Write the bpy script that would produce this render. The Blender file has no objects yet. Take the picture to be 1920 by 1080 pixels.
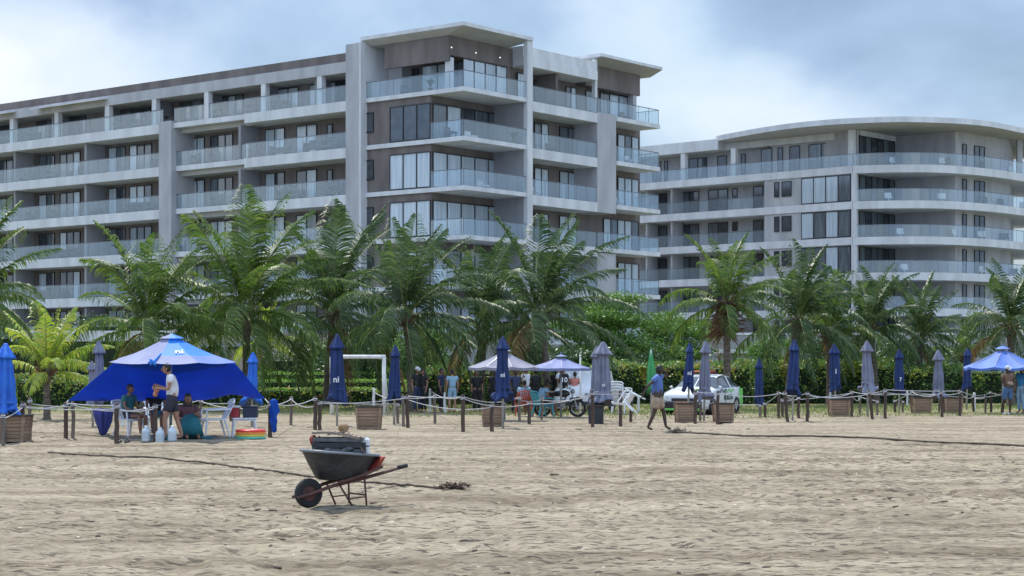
import bpy, bmesh, math, random
import numpy as np
from mathutils import Vector, Matrix
R = math.radians
C = bpy.context.scene.collection
S = bpy.context.scene
# ------------------------------------------------------------ camera, world, sun, exposure
FPX, HOR, CAMH = 3400.0, 684.0, 1.8           # focal length in photo pixels, horizon row, eye height
cam_d = bpy.data.cameras.new("camera"); cam = bpy.data.objects.new("camera", cam_d); C.objects.link(cam)
cam.location = (0, 0, CAMH); cam.rotation_euler = (R(90), 0, 0)
cam_d.sensor_width = 36; cam_d.lens = FPX/1920*36; cam_d.shift_y = (HOR-540)/1920
cam_d.clip_start = 0.5; cam_d.clip_end = 5000
S.camera = cam
S.view_settings.view_transform = 'Standard'; S.view_settings.look = 'None'
S.view_settings.exposure = 0.3; S.view_settings.gamma = 1
SUN_EL, SUN_AZ = 60.0, -22.0   # azimuth of the sun measured from +Y towards +X
w = bpy.data.worlds.new("World"); S.world = w; w.use_nodes = True
nt = w.node_tree; nt.nodes.clear()
def wn(t, **k):
    n = nt.nodes.new(t)
    for a, b in k.items(): setattr(n, a, b)
    return n
def L(a, b): nt.links.new(a, b)
sky = wn('ShaderNodeTexSky', sky_type='NISHITA', sun_disc=False, sun_elevation=R(SUN_EL), sun_rotation=R(SUN_AZ), air_density=1.3, dust_density=0.6, ozone_density=2.5)
tc = wn('ShaderNodeTexCoord')
mp = wn('ShaderNodeMapping'); mp.inputs['Scale'].default_value = (1, 1, 1.7); L(tc.outputs['Generated'], mp.inputs[0])
def noise(scale, detail, rough, dist=0.0, off=None):
    n = wn('ShaderNodeTexNoise'); n.inputs['Scale'].default_value = scale; n.inputs['Detail'].default_value = detail
    n.inputs['Roughness'].default_value = rough; n.inputs['Distortion'].default_value = dist
    if off:
        m = wn('ShaderNodeMapping'); m.inputs['Location'].default_value = off; L(mp.outputs[0], m.inputs[0]); L(m.outputs[0], n.inputs['Vector'])
    else: L(mp.outputs[0], n.inputs['Vector'])
    return n.outputs['Fac']
def ramp(fac, stops):
    r = wn('ShaderNodeValToRGB'); L(fac, r.inputs[0]); cr = r.color_ramp
    while len(cr.elements) < len(stops): cr.elements.new(0.5)
    for e, (p, c) in zip(cr.elements, stops): e.position = p; e.color = (*c, 1)
    return r.outputs[0]
def wmath(op, a, b):
    m = wn('ShaderNodeMath', operation=op)
    for i, q in enumerate((a, b)):
        if isinstance(q, (int, float)): m.inputs[i].default_value = q
        else: L(q, m.inputs[i])
    return m.outputs[0]
def wmix(f, a, b):
    m = wn('ShaderNodeMix', data_type='RGBA'); L(f, m.inputs[0])
    for i, q in ((6, a), (7, b)):
        if isinstance(q, tuple): m.inputs[i].default_value = (*q, 1)
        else: L(q, m.inputs[i])
    return m.outputs[2]
def patch(x, y, rad, amt):          # a bank of cloud standing in one direction of the sky
    v = Vector(((x-960)/FPX, 1, (HOR-y)/FPX)).normalized(); v.z *= 1.7
    d = wn('ShaderNodeVectorMath', operation='DISTANCE'); L(mp.outputs[0], d.inputs[0]); d.inputs[1].default_value = v
    m = wn('ShaderNodeMapRange', interpolation_type='SMOOTHERSTEP'); L(d.outputs['Value'], m.inputs[0])
    m.inputs[1].default_value = 0; m.inputs[2].default_value = rad; m.inputs[3].default_value = amt; m.inputs[4].default_value = 0
    return m.outputs[0]
lit = noise(5.5, 6, 0.5, 0.12)
for p in ((130, 150, .16, .2), (1250, 130, .12, .22), (1400, 240, .1, .1), (420, 20, .17, -.16), (1500, 60, .11, -.06), (1700, 200, .1, .05)):
    lit = wmath('ADD', lit, patch(*p))
cover = ramp(noise(3.2, 4, 0.6, 0.3, (3.1, 1.7, .4)), [(0.36, (0.55,)*3), (0.62, (1, 1, 1))])
K = 10.0   # cloud radiances are divided by the background strength 0.1
cloud = ramp(lit, [(0.30, (.19*K, .285*K, .45*K)), (0.45, (.33*K, .45*K, .66*K)), (0.58, (.56*K, .67*K, .82*K)), (0.8, (.8*K, .85*K, .92*K))])
sp_ = wn('ShaderNodeSeparateXYZ'); L(tc.outputs['Generated'], sp_.inputs[0])
def wrange(v, a, b, c, d):
    m = wn('ShaderNodeMapRange', interpolation_type='SMOOTHSTEP'); L(v, m.inputs[0])
    for i_, q_ in enumerate((a, b, c, d)): m.inputs[i_+1].default_value = q_
    return m.outputs[0]
# cloud brightened overhead and behind the viewer, unseen fill added for the shaded fronts
bright = wmath('ADD', 1.0, wmath('ADD', wrange(sp_.outputs[1], .6, -.5, 0, .85), wrange(sp_.outputs[2], .3, .8, 0, .35)))
sc_ = wn('ShaderNodeVectorMath', operation='SCALE'); L(cloud, sc_.inputs[0]); L(bright, sc_.inputs['Scale'])
col = wmix(cover, sky.outputs[0], sc_.outputs[0])
bg = wn('ShaderNodeBackground'); bg.inputs[1].default_value = 0.1; L(col, bg.inputs[0])
wo = wn('ShaderNodeOutputWorld'); L(bg.outputs[0], wo.inputs[0])
sun_d = bpy.data.lights.new("sun", 'SUN'); sun_d.energy = 4.3; sun_d.angle = R(0.5); sun_d.color = (1, .95, .87)
sun = bpy.data.objects.new("sun", sun_d); C.objects.link(sun)
_e, _a = R(SUN_EL), R(SUN_AZ)
sdir = Vector((math.sin(_a)*math.cos(_e), math.cos(_a)*math.cos(_e), math.sin(_e)))
sun.rotation_euler = sdir.to_track_quat('Z', 'Y').to_euler()
# ------------------------------------------------------------ photo measurements -> metres
def ground(x, y, z=0.0):                      # where the ray through a photo point meets height z
    Y = FPX*(CAMH-z)/(y-HOR); return Vector(((x-960)/FPX*Y, Y, z))
def depth(y): return FPX*CAMH/(y-HOR)
def at(x, y, Y): return Vector(((x-960)/FPX*Y, Y, CAMH+(HOR-y)/FPX*Y))
# ------------------------------------------------------------ naming helpers
def tag(o, label=None, cat=None, group=None, kind=None):
    if label: o['label'] = label
    if cat: o['category'] = cat
    if group: o['group'] = group
    if kind: o['kind'] = kind
    return o
def thing(name, label, cat, loc=(0, 0, 0), rz=0.0, group=None):
    o = bpy.data.objects.new(name, None); C.objects.link(o); o.location = loc; o.rotation_euler = (0, 0, rz)
    o.empty_display_size = .2
    return tag(o, label, cat, group)
def copy_tree(o, parent=None):
    c = o.copy(); C.objects.link(c); c.parent = parent
    for ch in o.children: copy_tree(ch, c)
    return c
# ------------------------------------------------------------ materials
MATS = {}
def mat(name, col, rough=.7, col2=None, scale=8.0, metal=0.0, spec=.5, bump=0.0, bscale=None, island=None, trans=0.0, detail=4.0, sheen=0, stretch=None):
    if name in MATS: return MATS[name]
    m = bpy.data.materials.new(name); m.use_nodes = True; MATS[name] = m
    t = m.node_tree; b = t.nodes['Principled BSDF']; lk = t.links.new
    b.inputs['Roughness'].default_value = rough; b.inputs['Metallic'].default_value = metal
    b.inputs['Specular IOR Level'].default_value = spec
    b.inputs['Base Color'].default_value = (*col, 1)
    co = t.nodes.new('ShaderNodeTexCoord'); src = co.outputs['Object']
    if stretch:
        mpn = t.nodes.new('ShaderNodeMapping'); mpn.inputs['Scale'].default_value = stretch; lk(src, mpn.inputs[0]); src = mpn.outputs[0]
    n = t.nodes.new('ShaderNodeTexNoise'); n.inputs['Scale'].default_value = scale; n.inputs['Detail'].default_value = detail; lk(src, n.inputs['Vector'])
    c2 = col2 if col2 else tuple(c*.8 for c in col)
    r = t.nodes.new('ShaderNodeValToRGB'); r.color_ramp.elements[0].position = .35; r.color_ramp.elements[1].position = .65
    r.color_ramp.elements[0].color = (*c2, 1); r.color_ramp.elements[1].color = (*col, 1); lk(n.outputs['Fac'], r.inputs[0])
    out = r.outputs[0]
    if island:      # leaf by leaf variation
        g = t.nodes.new('ShaderNodeNewGeometry'); r2 = t.nodes.new('ShaderNodeValToRGB'); lk(g.outputs['Random Per Island'], r2.inputs[0])
        els = r2.color_ramp.elements
        while len(els) < len(island): els.new(.5)
        for i, c in enumerate(island): els[i].position = i/max(1, len(island)-1); els[i].color = (*c, 1)
        mx = t.nodes.new('ShaderNodeMix'); mx.data_type = 'RGBA'; mx.inputs[0].default_value = .65; lk(r.outputs[0], mx.inputs[6]); lk(r2.outputs[0], mx.inputs[7]); out = mx.outputs[2]
    lk(out, b.inputs['Base Color'])
    if bump:
        nb = t.nodes.new('ShaderNodeTexNoise'); nb.inputs['Scale'].default_value = bscale or scale*4; nb.inputs['Detail'].default_value = 5; lk(src, nb.inputs['Vector'])
        bp = t.nodes.new('ShaderNodeBump'); bp.inputs['Strength'].default_value = bump; bp.inputs['Distance'].default_value = .05; lk(nb.outputs['Fac'], bp.inputs['Height']); lk(bp.outputs[0], b.inputs['Normal'])
    if trans:       # thin leaf or cloth that lets light through
        tr = t.nodes.new('ShaderNodeBsdfTranslucent'); lk(out, tr.inputs[0]); ms = t.nodes.new('ShaderNodeMixShader'); ms.inputs[0].default_value = trans
        lk(b.outputs[0], ms.inputs[1]); lk(tr.outputs[0], ms.inputs[2]); lk(ms.outputs[0], t.nodes['Material Output'].inputs[0])
    return m
def glassmat(name, tint, opac, body, rough=.05):
    m = bpy.data.materials.new(name); m.use_nodes = True; MATS[name] = m; t = m.node_tree; t.nodes.remove(t.nodes['Principled BSDF']); lk = t.links.new
    tr = t.nodes.new('ShaderNodeBsdfTransparent'); tr.inputs[0].default_value = (*tint, 1)
    df = t.nodes.new('ShaderNodeBsdfDiffuse'); df.inputs[0].default_value = (*body, 1)
    gl = t.nodes.new('ShaderNodeBsdfGlossy'); gl.inputs['Roughness'].default_value = rough
    m1 = t.nodes.new('ShaderNodeMixShader'); m1.inputs[0].default_value = opac; lk(tr.outputs[0], m1.inputs[1]); lk(df.outputs[0], m1.inputs[2])
    fr = t.nodes.new('ShaderNodeLayerWeight'); fr.inputs[0].default_value = .5; pw = t.nodes.new('ShaderNodeMath'); pw.operation = 'POWER'; pw.inputs[1].default_value = 4; lk(fr.outputs['Facing'], pw.inputs[0])
    ad = t.nodes.new('ShaderNodeMath'); ad.operation = 'ADD'; ad.inputs[1].default_value = .07; lk(pw.outputs[0], ad.inputs[0])
    m2 = t.nodes.new('ShaderNodeMixShader'); lk(ad.outputs[0], m2.inputs[0]); lk(m1.outputs[0], m2.inputs[1]); lk(gl.outputs[0], m2.inputs[2])
    lk(m2.outputs[0], t.nodes['Material Output'].inputs[0]); return m
M_white = mat('white_render', (.62, .635, .66), .8, (.5, .51, .53), 1.1, bump=.1, bscale=3, stretch=(1, 1, .25))
M_grey = mat('pale_grey_render', (.43, .43, .45), .85, (.33, .33, .35), 1.0, bump=.1, bscale=4, stretch=(1, 1, .25))
M_mid = mat('mid_grey_render', (.30, .30, .32), .85, (.25, .25, .27), .6, stretch=(1, 1, .3))
M_brown = mat('taupe_render', (.175, .15, .145), .85, (.12, .103, .10), 1.1, stretch=(1, 1, .3))
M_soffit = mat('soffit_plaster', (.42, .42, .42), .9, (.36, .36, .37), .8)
M_frame = mat('dark_window_frame', (.02, .022, .026), .4)
M_rail = mat('grey_rail_metal', (.16, .17, .19), .35, metal=.6)
M_pane_d = mat('dark_window_glass', (.025, .035, .045), .06, (.06, .07, .085), 1.2, spec=1.0)
M_pane_l = mat('curtained_window_glass', (.5, .58, .64), .1, (.34, .4, .46), 2.0, spec=.9, stretch=(6, 6, .15))
M_pane_m = mat('mid_tone_window_glass', (.13, .16, .18), .07, (.06, .075, .09), 1.5, spec=1.0, stretch=(3, 3, .3))  # mid tone between the dark and the curtained panes
M_glass = glassmat('balcony_glass', (.93, .975, .99),   .065, (.7, .88, 1.0))
M_furn = mat('dark_outdoor_furniture', (.05, .05, .055), .8, (.12, .11, .1), 3)
M_lamp = bpy.data.materials.new('lit_lamp'); M_lamp.use_nodes = True
M_lamp.node_tree.nodes['Principled BSDF'].inputs['Emission Color'].default_value = (1, .97, .9, 1); M_lamp.node_tree.nodes['Principled BSDF'].inputs['Emission Strength'].default_value = 1.5
# ------------------------------------------------------------ mesh collector
class MB:
    def __init__(s): s.v = []; s.f = []; s.m = []
    def quad(s, *p, m=0):
        n = len(s.v); s.v += [tuple(q) for q in p]; s.f.append(tuple(range(n, n+len(p)))); s.m.append(m)
    def hexa(s, p, m=0):        # p: 4 bottom corners ccw, 4 top corners
        n = len(s.v); s.v += [tuple(q) for q in p]
        for f in ((3, 2, 1, 0), (4, 5, 6, 7), (0, 1, 5, 4), (1, 2, 6, 5), (2, 3, 7, 6), (3, 0, 4, 7)):
            s.f.append(tuple(n+i for i in f)); s.m.append(m)
    def box(s, x0, x1, y0, y1, z0, z1, m=0):
        s.hexa([(x0, y0, z0), (x1, y0, z0), (x1, y1, z0), (x0, y1, z0), (x0, y0, z1), (x1, y0, z1), (x1, y1, z1), (x0, y1, z1)], m)
    def prism(s, poly, z0, z1, m=0):
        n = len(s.v); k = len(poly); s.v += [(p[0], p[1], z0) for p in poly]+[(p[0], p[1], z1) for p in poly]
        s.f.append(tuple(range(n+k-1, n-1, -1))); s.m.append(m); s.f.append(tuple(range(n+k, n+2*k))); s.m.append(m)
        for i in range(k):
            j = (i+1) % k; s.f.append((n+i, n+j, n+k+j, n+k+i)); s.m.append(m)
    def tube(s, pts, r, seg=6, m=0, cap=True, flat=1.0):
        pts = [Vector(p) for p in pts]; rs = r if isinstance(r, (list, tuple)) else [r]*len(pts); n0 = len(s.v)
        t0 = (pts[1]-pts[0]).normalized(); a = t0.orthogonal().normalized()
        for i, p in enumerate(pts):
            t = (pts[min(i+1, len(pts)-1)]-pts[max(i-1, 0)]).normalized()
            a = (a-t*a.dot(t)); a = a.normalized() if a.length > 1e-6 else t.orthogonal().normalized(); b = t.cross(a)
            for k in range(seg):
                th = 2*math.pi*k/seg; s.v.append(tuple(p+(a*math.cos(th)+b*math.sin(th)*flat)*rs[i]))
        for i in range(len(pts)-1):
            for k in range(seg):
                k2 = (k+1) % seg; s.f.append((n0+i*seg+k, n0+i*seg+k2, n0+(i+1)*seg+k2, n0+(i+1)*seg+k)); s.m.append(m)
        if cap:
            s.f.append(tuple(n0+k for k in range(seg-1, -1, -1))); s.m.append(m)
            e = n0+(len(pts)-1)*seg; s.f.append(tuple(e+k for k in range(seg))); s.m.append(m)
    def lathe(s, prof, seg=12, c=(0, 0, 0), fr=None, m=0, cap=True, sx=1.0, sy=1.0):
        n0 = len(s.v)
        for i, (r, z) in enumerate(prof):
            for k in range(seg):
                th = 2*math.pi*k/seg; q = fr(i, th) if fr else 1.0
                s.v.append((c[0]+r*q*math.cos(th)*sx, c[1]+r*q*math.sin(th)*sy, c[2]+z))
        for i in range(len(prof)-1):
            for k in range(seg):
                k2 = (k+1) % seg; s.f.append((n0+i*seg+k, n0+i*seg+k2, n0+(i+1)*seg+k2, n0+(i+1)*seg+k)); s.m.append(m)
        if cap:
            s.f.append(tuple(n0+k for k in range(seg-1, -1, -1))); s.m.append(m)
            e = n0+(len(prof)-1)*seg; s.f.append(tuple(e+k for k in range(seg))); s.m.append(m)
    def ball(s, c, rx, ry=None, rz=None, seg=12, m=0, rings=8):
        ry = ry or rx; rz = rz or rx
        s.lathe([(math.sin(math.pi*(i+.02)/(rings+.04)), -math.cos(math.pi*(i+.02)/(rings+.04))*rz) for i in range(rings+1)], seg, c, m=m, sx=rx, sy=ry)
    def xf(s, M, start=0):
        for i in range(start, len(s.v)): s.v[i] = tuple(M @ Vector(s.v[i]))
    def build(s, name, mats, parent=None, smooth=False, loc=None):
        me = bpy.data.meshes.new(name); me.from_pydata(s.v, [], s.f)
        for mm in (mats if isinstance(mats, (list, tuple)) else [mats]): me.materials.append(mm)
        me.polygons.foreach_set('material_index', s.m)
        if smooth: me.polygons.foreach_set('use_smooth', [True]*len(s.f))
        me.update()
        o = bpy.data.objects.new(name, me); C.objects.link(o)
        if loc is not None: o.location = loc
        if parent: o.parent = parent
        return o
def bevel(o, wd, seg=2):
    b = o.modifiers.new('bevel', 'BEVEL'); b.width = wd; b.segments = seg; b.limit_method = 'ANGLE'; return o
# ------------------------------------------------------------ ground: one sheet of trodden sand to the horizon
rng = np.random.default_rng(5); TAB = rng.random((256, 256))
def vn(x, y, s=0):
    x = np.asarray(x, float)+s*17.3; y = np.asarray(y, float)+s*9.7
    ix = np.floor(x).astype(int); iy = np.floor(y).astype(int); fx = x-ix; fy = y-iy
    fx = fx*fx*(3-2*fx); fy = fy*fy*(3-2*fy)
    a = TAB[ix % 256, iy % 256]; b = TAB[(ix+1) % 256, iy % 256]; c = TAB[ix % 256, (iy+1) % 256]; d = TAB[(ix+1) % 256, (iy+1) % 256]
    return a+(b-a)*fx+(c-a)*fy+(a-b-c+d)*fx*fy
def hz(X, Y):
    X = np.asarray(X, float); Y = np.asarray(Y, float)
    rough = np.clip((vn(X*.12, Y*.09, 1)-.2)*1.9, .25, 1.15)
    near = np.clip((75-Y)/30, .12, 1)
    h = (vn(X*2.9, Y*2.1, 2)-.5)*.038+(vn(X*6.1, Y*5.3, 3)-.5)*.042+(vn(X*9.0, Y*11.0, 8)-.5)*.03*np.clip((40-Y)/15, 0, 1)+(vn(X*1.05, Y*.8, 4)-.5)*.04
    pits = -np.clip(vn(X*2.3+.2*Y, Y*2.0, 5)-.64, 0, 1)*.3        # footprints
    return (h+pits)*rough*near+.0
def gz(x, y): return float(hz(x, y))
ks = np.concatenate([[-3, -1.5, -.8, -.5], np.linspace(-.34, .34, 760), [.5, .8, 1.5, 3]])
ys = [-6, -2, 3, 7, 11, 13]
while ys[-1] < 100: ys.append(ys[-1]+max(.075, (ys[-1]/15)**1.5*.075))
ys += [110, 130, 170, 250, 400, 700, 1200, 2500]
ys = np.array(ys); YY, KK = np.meshgrid(ys, ks, indexing='ij'); XX = KK*(YY+8); ZZ = hz(XX, YY)
nr, nc = YY.shape
me = bpy.data.meshes.new('sand_beach'); me.vertices.add(nr*nc)
me.vertices.foreach_set('co', np.stack([XX, YY, ZZ], -1).ravel())
idx = np.arange(nr*nc).reshape(nr, nc); q = np.stack([idx[:-1, :-1], idx[:-1, 1:], idx[1:, 1:], idx[1:, :-1]], -1).reshape(-1, 4)
me.loops.add(q.size); me.loops.foreach_set('vertex_index', q.ravel()); me.polygons.add(len(q))
me.polygons.foreach_set('loop_start', np.arange(0, q.size, 4)); me.polygons.foreach_set('use_smooth', np.ones(len(q), bool)); me.update(); me.validate()
def sand_mat():
    m = bpy.data.materials.new('beach_sand'); m.use_nodes = True; t = m.node_tree; b = t.nodes['Principled BSDF']; lk = t.links.new
    b.inputs['Roughness'].default_value = .95; b.inputs['Specular IOR Level'].default_value = .15
    co = t.nodes.new('ShaderNodeTexCoord')
    def nz(sc, det, ro, st=(1, 1, 1)):
        mm = t.nodes.new('ShaderNodeMapping'); mm.inputs['Scale'].default_value = st; lk(co.outputs['Object'], mm.inputs[0])
        n = t.nodes.new('ShaderNodeTexNoise'); n.inputs['Scale'].default_value = sc; n.inputs['Detail'].default_value = det; n.inputs['Roughness'].default_value = ro; lk(mm.outputs[0], n.inputs['Vector']); return n.outputs['Fac']
    def rp(f, *st):
        r = t.nodes.new('ShaderNodeValToRGB'); lk(f, r.inputs[0])
        while len(r.color_ramp.elements) < len(st): r.color_ramp.elements.new(.5)
        for e, (p, c) in zip(r.color_ramp.elements, st): e.position = p; e.color = (*c, 1)
        return r.outputs[0]
    def mx(f, a, b_, mode='MIX', k=None):
        n = t.nodes.new('ShaderNodeMix'); n.data_type = 'RGBA'; n.blend_type = mode
        if k is not None: n.inputs[0].default_value = k
        else: lk(f, n.inputs[0])
        for i, q_ in ((6, a), (7, b_)):
            if isinstance(q_, tuple): n.inputs[i].default_value = (*q_, 1)
            else: lk(q_, n.inputs[i])
        return n.outputs[2]
    base = rp(nz(.35, 5, .6), (.35, (.285, .245, .182)), (.6, (.37, .322, .243)))
    grain = rp(nz(5, 6, .7), (.3, (.5, .47, .44)), (.5, (1, 1, 1)), (.75, (1.18, 1.17, 1.15)))
    c = mx(None, base, grain, 'MULTIPLY', .8)
    fleck_shade = rp(nz(6.5, 3, .6, (.6, 1.0, 1)), (.58, (0, 0, 0)), (.62, (1, 1, 1)))         # dark flecks: shade of footprints and lumps put into the colour
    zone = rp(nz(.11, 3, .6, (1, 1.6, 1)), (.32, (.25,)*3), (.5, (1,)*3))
    dz = t.nodes.new('ShaderNodeMath'); dz.operation = 'MULTIPLY'; lk(fleck_shade, dz.inputs[0]); lk(zone, dz.inputs[1])
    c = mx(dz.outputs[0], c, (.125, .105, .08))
    rake = rp(nz(4.5, 6, .75, (.45, 1.3, 1)), (.36, (.62, .59, .55)), (.46, (1, 1, 1)), (.6, (1.05, 1.05, 1.04)), (.66, (1.3, 1.29, 1.26)))      # raked and driven lines, shade and highlights put into the colour
    c = mx(None, c, rake, 'MULTIPLY', .9)
    clod_shade = rp(nz(13, 2, .5, (.5, 1.0, 1)), (.585, (0, 0, 0)), (.62, (1, 1, 1)))  # finer dark specks, shade beside small clods put into the colour
    cz = t.nodes.new('ShaderNodeMath'); cz.operation = 'MULTIPLY'; lk(clod_shade, cz.inputs[0]); lk(zone, cz.inputs[1])
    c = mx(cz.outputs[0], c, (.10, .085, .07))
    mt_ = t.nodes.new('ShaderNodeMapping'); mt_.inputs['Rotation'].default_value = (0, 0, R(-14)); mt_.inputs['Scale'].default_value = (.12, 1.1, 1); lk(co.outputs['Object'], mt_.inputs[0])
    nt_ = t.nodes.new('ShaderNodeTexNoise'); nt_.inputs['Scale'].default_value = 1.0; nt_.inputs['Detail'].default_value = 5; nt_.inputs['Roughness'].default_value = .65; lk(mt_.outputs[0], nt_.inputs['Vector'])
    c = mx(None, c, rp(nt_.outputs['Fac'], (.38, (1.14, 1.13, 1.12)), (.5, (.94, .93, .92)), (.6, (.62, .58, .54))), 'MULTIPLY', .85)      # broad tyre and drag tracks, their shade put into the colour
    shell = rp(nz(9, 2, .5), (.70, (0, 0, 0)), (.74, (1, 1, 1)))
    c = mx(shell, c, (.66, .6, .5))
    sp = t.nodes.new('ShaderNodeSeparateXYZ'); lk(co.outputs['Object'], sp.inputs[0])
    mr = t.nodes.new('ShaderNodeMapRange'); lk(sp.outputs[1], mr.inputs[0]); mr.inputs[1].default_value = 53; mr.inputs[2].default_value = 84
    g1 = t.nodes.new('ShaderNodeMath'); g1.operation = 'ADD'; lk(mr.outputs[0], g1.inputs[0]); lk(nz(.5, 5, .7), g1.inputs[1])
    gm = rp(g1.outputs[0], (.86, (0, 0, 0)), (1.0, (1, 1, 1)))
    c = mx(gm, c, rp(nz(2.5, 5, .7), (.33, (.07, .11, .03)), (.48, (.17, .18, .075)), (.58, (.33, .27, .18))))
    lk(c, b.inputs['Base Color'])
    bp = t.nodes.new('ShaderNodeBump'); bp.inputs['Strength'].default_value = .8; bp.inputs['Distance'].default_value = .1; lk(nz(7, 8, .75), bp.inputs['Height']); lk(bp.outputs[0], b.inputs['Normal'])
    return m
me.materials.append(sand_mat()); o = bpy.data.objects.new('sand_beach', me); C.objects.link(o); tag(o, kind='structure', label='pale trodden beach sand with footprints and streaks of painted shade')
# ------------------------------------------------------------ facade helpers (root-local frames)
class Face:      # a vertical plane: origin, direction to the right seen from outside, outward normal
    def __init__(s, ox, oy, tx, ty):
        l = math.hypot(tx, ty); s.o = (ox, oy); s.t = (tx/l, ty/l); s.n = (s.t[1], -s.t[0])
    def p(s, a, d=0.0): return (s.o[0]+s.t[0]*a+s.n[0]*d, s.o[1]+s.t[1]*a+s.n[1]*d)
    def box(s, mb, a0, a1, z0, z1, d0, d1, m=0):
        P = [s.p(a0, d1), s.p(a1, d1), s.p(a1, d0), s.p(a0, d0)]
        mb.hexa([(*q_, z0) for q_ in P]+[(*q_, z1) for q_ in P], m)
def px_on(root, F, x, d=0.0):   # distance along face F (in root's frame) at which photo column x falls
    X0, Y0, rz = root; c, s_ = math.cos(rz), math.sin(rz)
    ox, oy = F.p(0, d); wx = X0+ox*c-oy*s_; wy = Y0+ox*s_+oy*c; dx = F.t[0]*c-F.t[1]*s_; dy = F.t[0]*s_+F.t[1]*c
    k = (x-960)/FPX; return (k*wy-wx)/(dx-k*dy)
def window(parent, F, a0, a1, z0, z1, n, style='l', d=0.0, fw=.07):
    if a1 < a0: a0, a1 = a1, a0
    fr = MB(); F.box(fr, a0, a1, z1-fw, z1, d, d+.1); F.box(fr, a0, a1, z0, z0+fw, d, d+.1)
    w_ = (a1-a0)/n
    for i in range(n+1):
        c = a0+i*w_; lo = max(a0, c-fw/2); hi = min(a1, c+fw/2); F.box(fr, lo, hi, z0+fw, z1-fw, d+.002, d+.098)
    f = fr.build('window', M_frame, parent)
    pn = MB()
    for i in range(n):
        ch = style[i % len(style)]; m = {'l': 0, 'd': 1, 'm': 2}[ch]
        F.box(pn, a0+i*w_+.01, a0+(i+1)*w_-.01, z0+.02, z1-.02, d+.02, d+.045, m)
    pn.build('pane', [M_pane_l, M_pane_d, M_pane_m], f)
    return f
def railing(parent, pts, z, h=1.08, step=1.25):
    tr = MB(); gl = MB()
    for (x0, y0), (x1, y1) in zip(pts[:-1], pts[1:]):
        L_ = math.hypot(x1-x0, y1-y0); F = Face(x0, y0, x1-x0, y1-y0)
        F.box(tr, 0, L_, z+h, z+h+.045, -.025, .03)
        n = max(1, round(L_/step))
        for i in range(n):
            F.box(gl, i*L_/n+.012, (i+1)*L_/n-.012, z+.03, z+h, -.006, .006)
            if len(pts) < 6 or i == 0: F.box(tr, i*L_/n-.012, i*L_/n+.012, z, z+h, -.04, -.012)
    r = tr.build('railing', M_rail, parent); gl.build('glass', M_glass, r); return r
# ------------------------------------------------------------ apartment block with the corner tower
A = math.atan2(FPX, 4260.0)
Y0 = 121.0; X0 = (870-960)/FPX*Y0; RT = (X0, Y0, -A)
B1 = thing('apartment_building', 'long taupe and white apartment block with glass balconies and projecting corner tower', 'building', (X0, Y0, 0), -A)
LV = [20.4, 17.1, 13.8, 10.5, 7.2, 3.9]
Ff = Face(0, 0, 1, 0)                       # front plane (v = 0)
def U(x, v=0.0): return px_on(RT, Face(0, v, 1, 0), x)
def V(x, u=0.0): return px_on(RT, Face(u, 0, 0, 1), x)
uL = -66.0; uP0, uP1 = U(300), U(323); uT0, uT1 = U(651, -.3), U(677, -.3); uC = U(808, .15); uA = U(458)
vF = V(992); REC = 2.3
# core walls
m = MB(); m.box(uL, uT1, REC, 15, 0, 23.0); m.build('wall', M_brown, B1)
m = MB(); m.box(uT1, uC, .16, 15, 0, 20.1, 0); m.build('tower_wall', M_brown, B1)
# slabs of the wing
for i, z in enumerate(LV):
    m = MB(); m.box(uL, uP0, 0, REC-.01, z-.72, z); m.build('balcony_slab', M_white, B1)
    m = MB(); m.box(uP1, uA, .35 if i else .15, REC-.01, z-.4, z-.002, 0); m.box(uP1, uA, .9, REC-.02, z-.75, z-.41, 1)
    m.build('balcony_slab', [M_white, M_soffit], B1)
    m = MB(); m.box(uA+.002, uT0, 0, REC-.01, z-.72, z); m.build('balcony_slab', M_white, B1)
# dividers and end walls
for i, z in enumerate(LV[1:]):
    for x in (-60, 30, 163, 452):
        m = MB(); u = U(x, .5); m.box(u-.12, u+.12, .35, REC-.02, z, LV[i]-.73); m.build('divider_wall', M_mid, B1)
# big pillar and the tall fin
m = MB(); m.box(uP0, uP1, -.12, REC, 0, LV[0]+.15); m.build('pillar', M_grey, B1)
m = MB(); m.box(uT0, uT1, -.45, REC+3, 0, 24.25); m.build('pillar', M_grey, B1)
m = MB(); m.box(uT1-.02, uT1+.16, -.5, 3, 0, 24.3); m.build('pillar_edge', M_white, B1)
# penthouse level: beam, columns, parapet
m = MB(); m.box(uL, uT0, .1, REC, 22.42, 23.2); m.build('roof_beam', M_grey, B1)
m = MB(); m.box(uL, uT0, .3, 15, 23.21, 23.85); m.build('parapet', M_brown, B1)
for x in (-165, -70, 23, 107, 202, 290, 388, 495, 600):
    u = U(x, .2); m = MB(); m.box(u-.24, u+.24, .12, .55, LV[0], 22.42); m.build('column', M_white, B1)
for x in (-20, 107, 205, 300, 395, 500, 598):
    m = MB(); u = U(x, 1.5)+.4; m.box(u-.1, u+.1, .75, REC-.02, LV[0], 22.41); m.build('divider_wall', M_mid, B1)
def Z(x): return x/2.909           # zoomed crop columns back to photo columns
top = [(-90, -20, 3, 'dmd'), (0, 55, 1, 'd'), (205, 300, 2, 'dm'), (350, 470, 3, 'mdd'), (615, 825, 4, 'dmdd'), (985, 1110, 2, 'dm'), (1165, 1330, 4, 'dmlm'), (1520, 1630, 2, 'll'), (1690, 1755, 1, 'l'), (1785, 1885, 2, 'ld')]
Fw = Face(0, REC, 1, 0)
for a, b, n, st in top: window(B1, Fw, U(Z(a), REC), U(Z(b), REC), LV[0]+.02, LV[0]+1.95, n, st)
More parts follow.
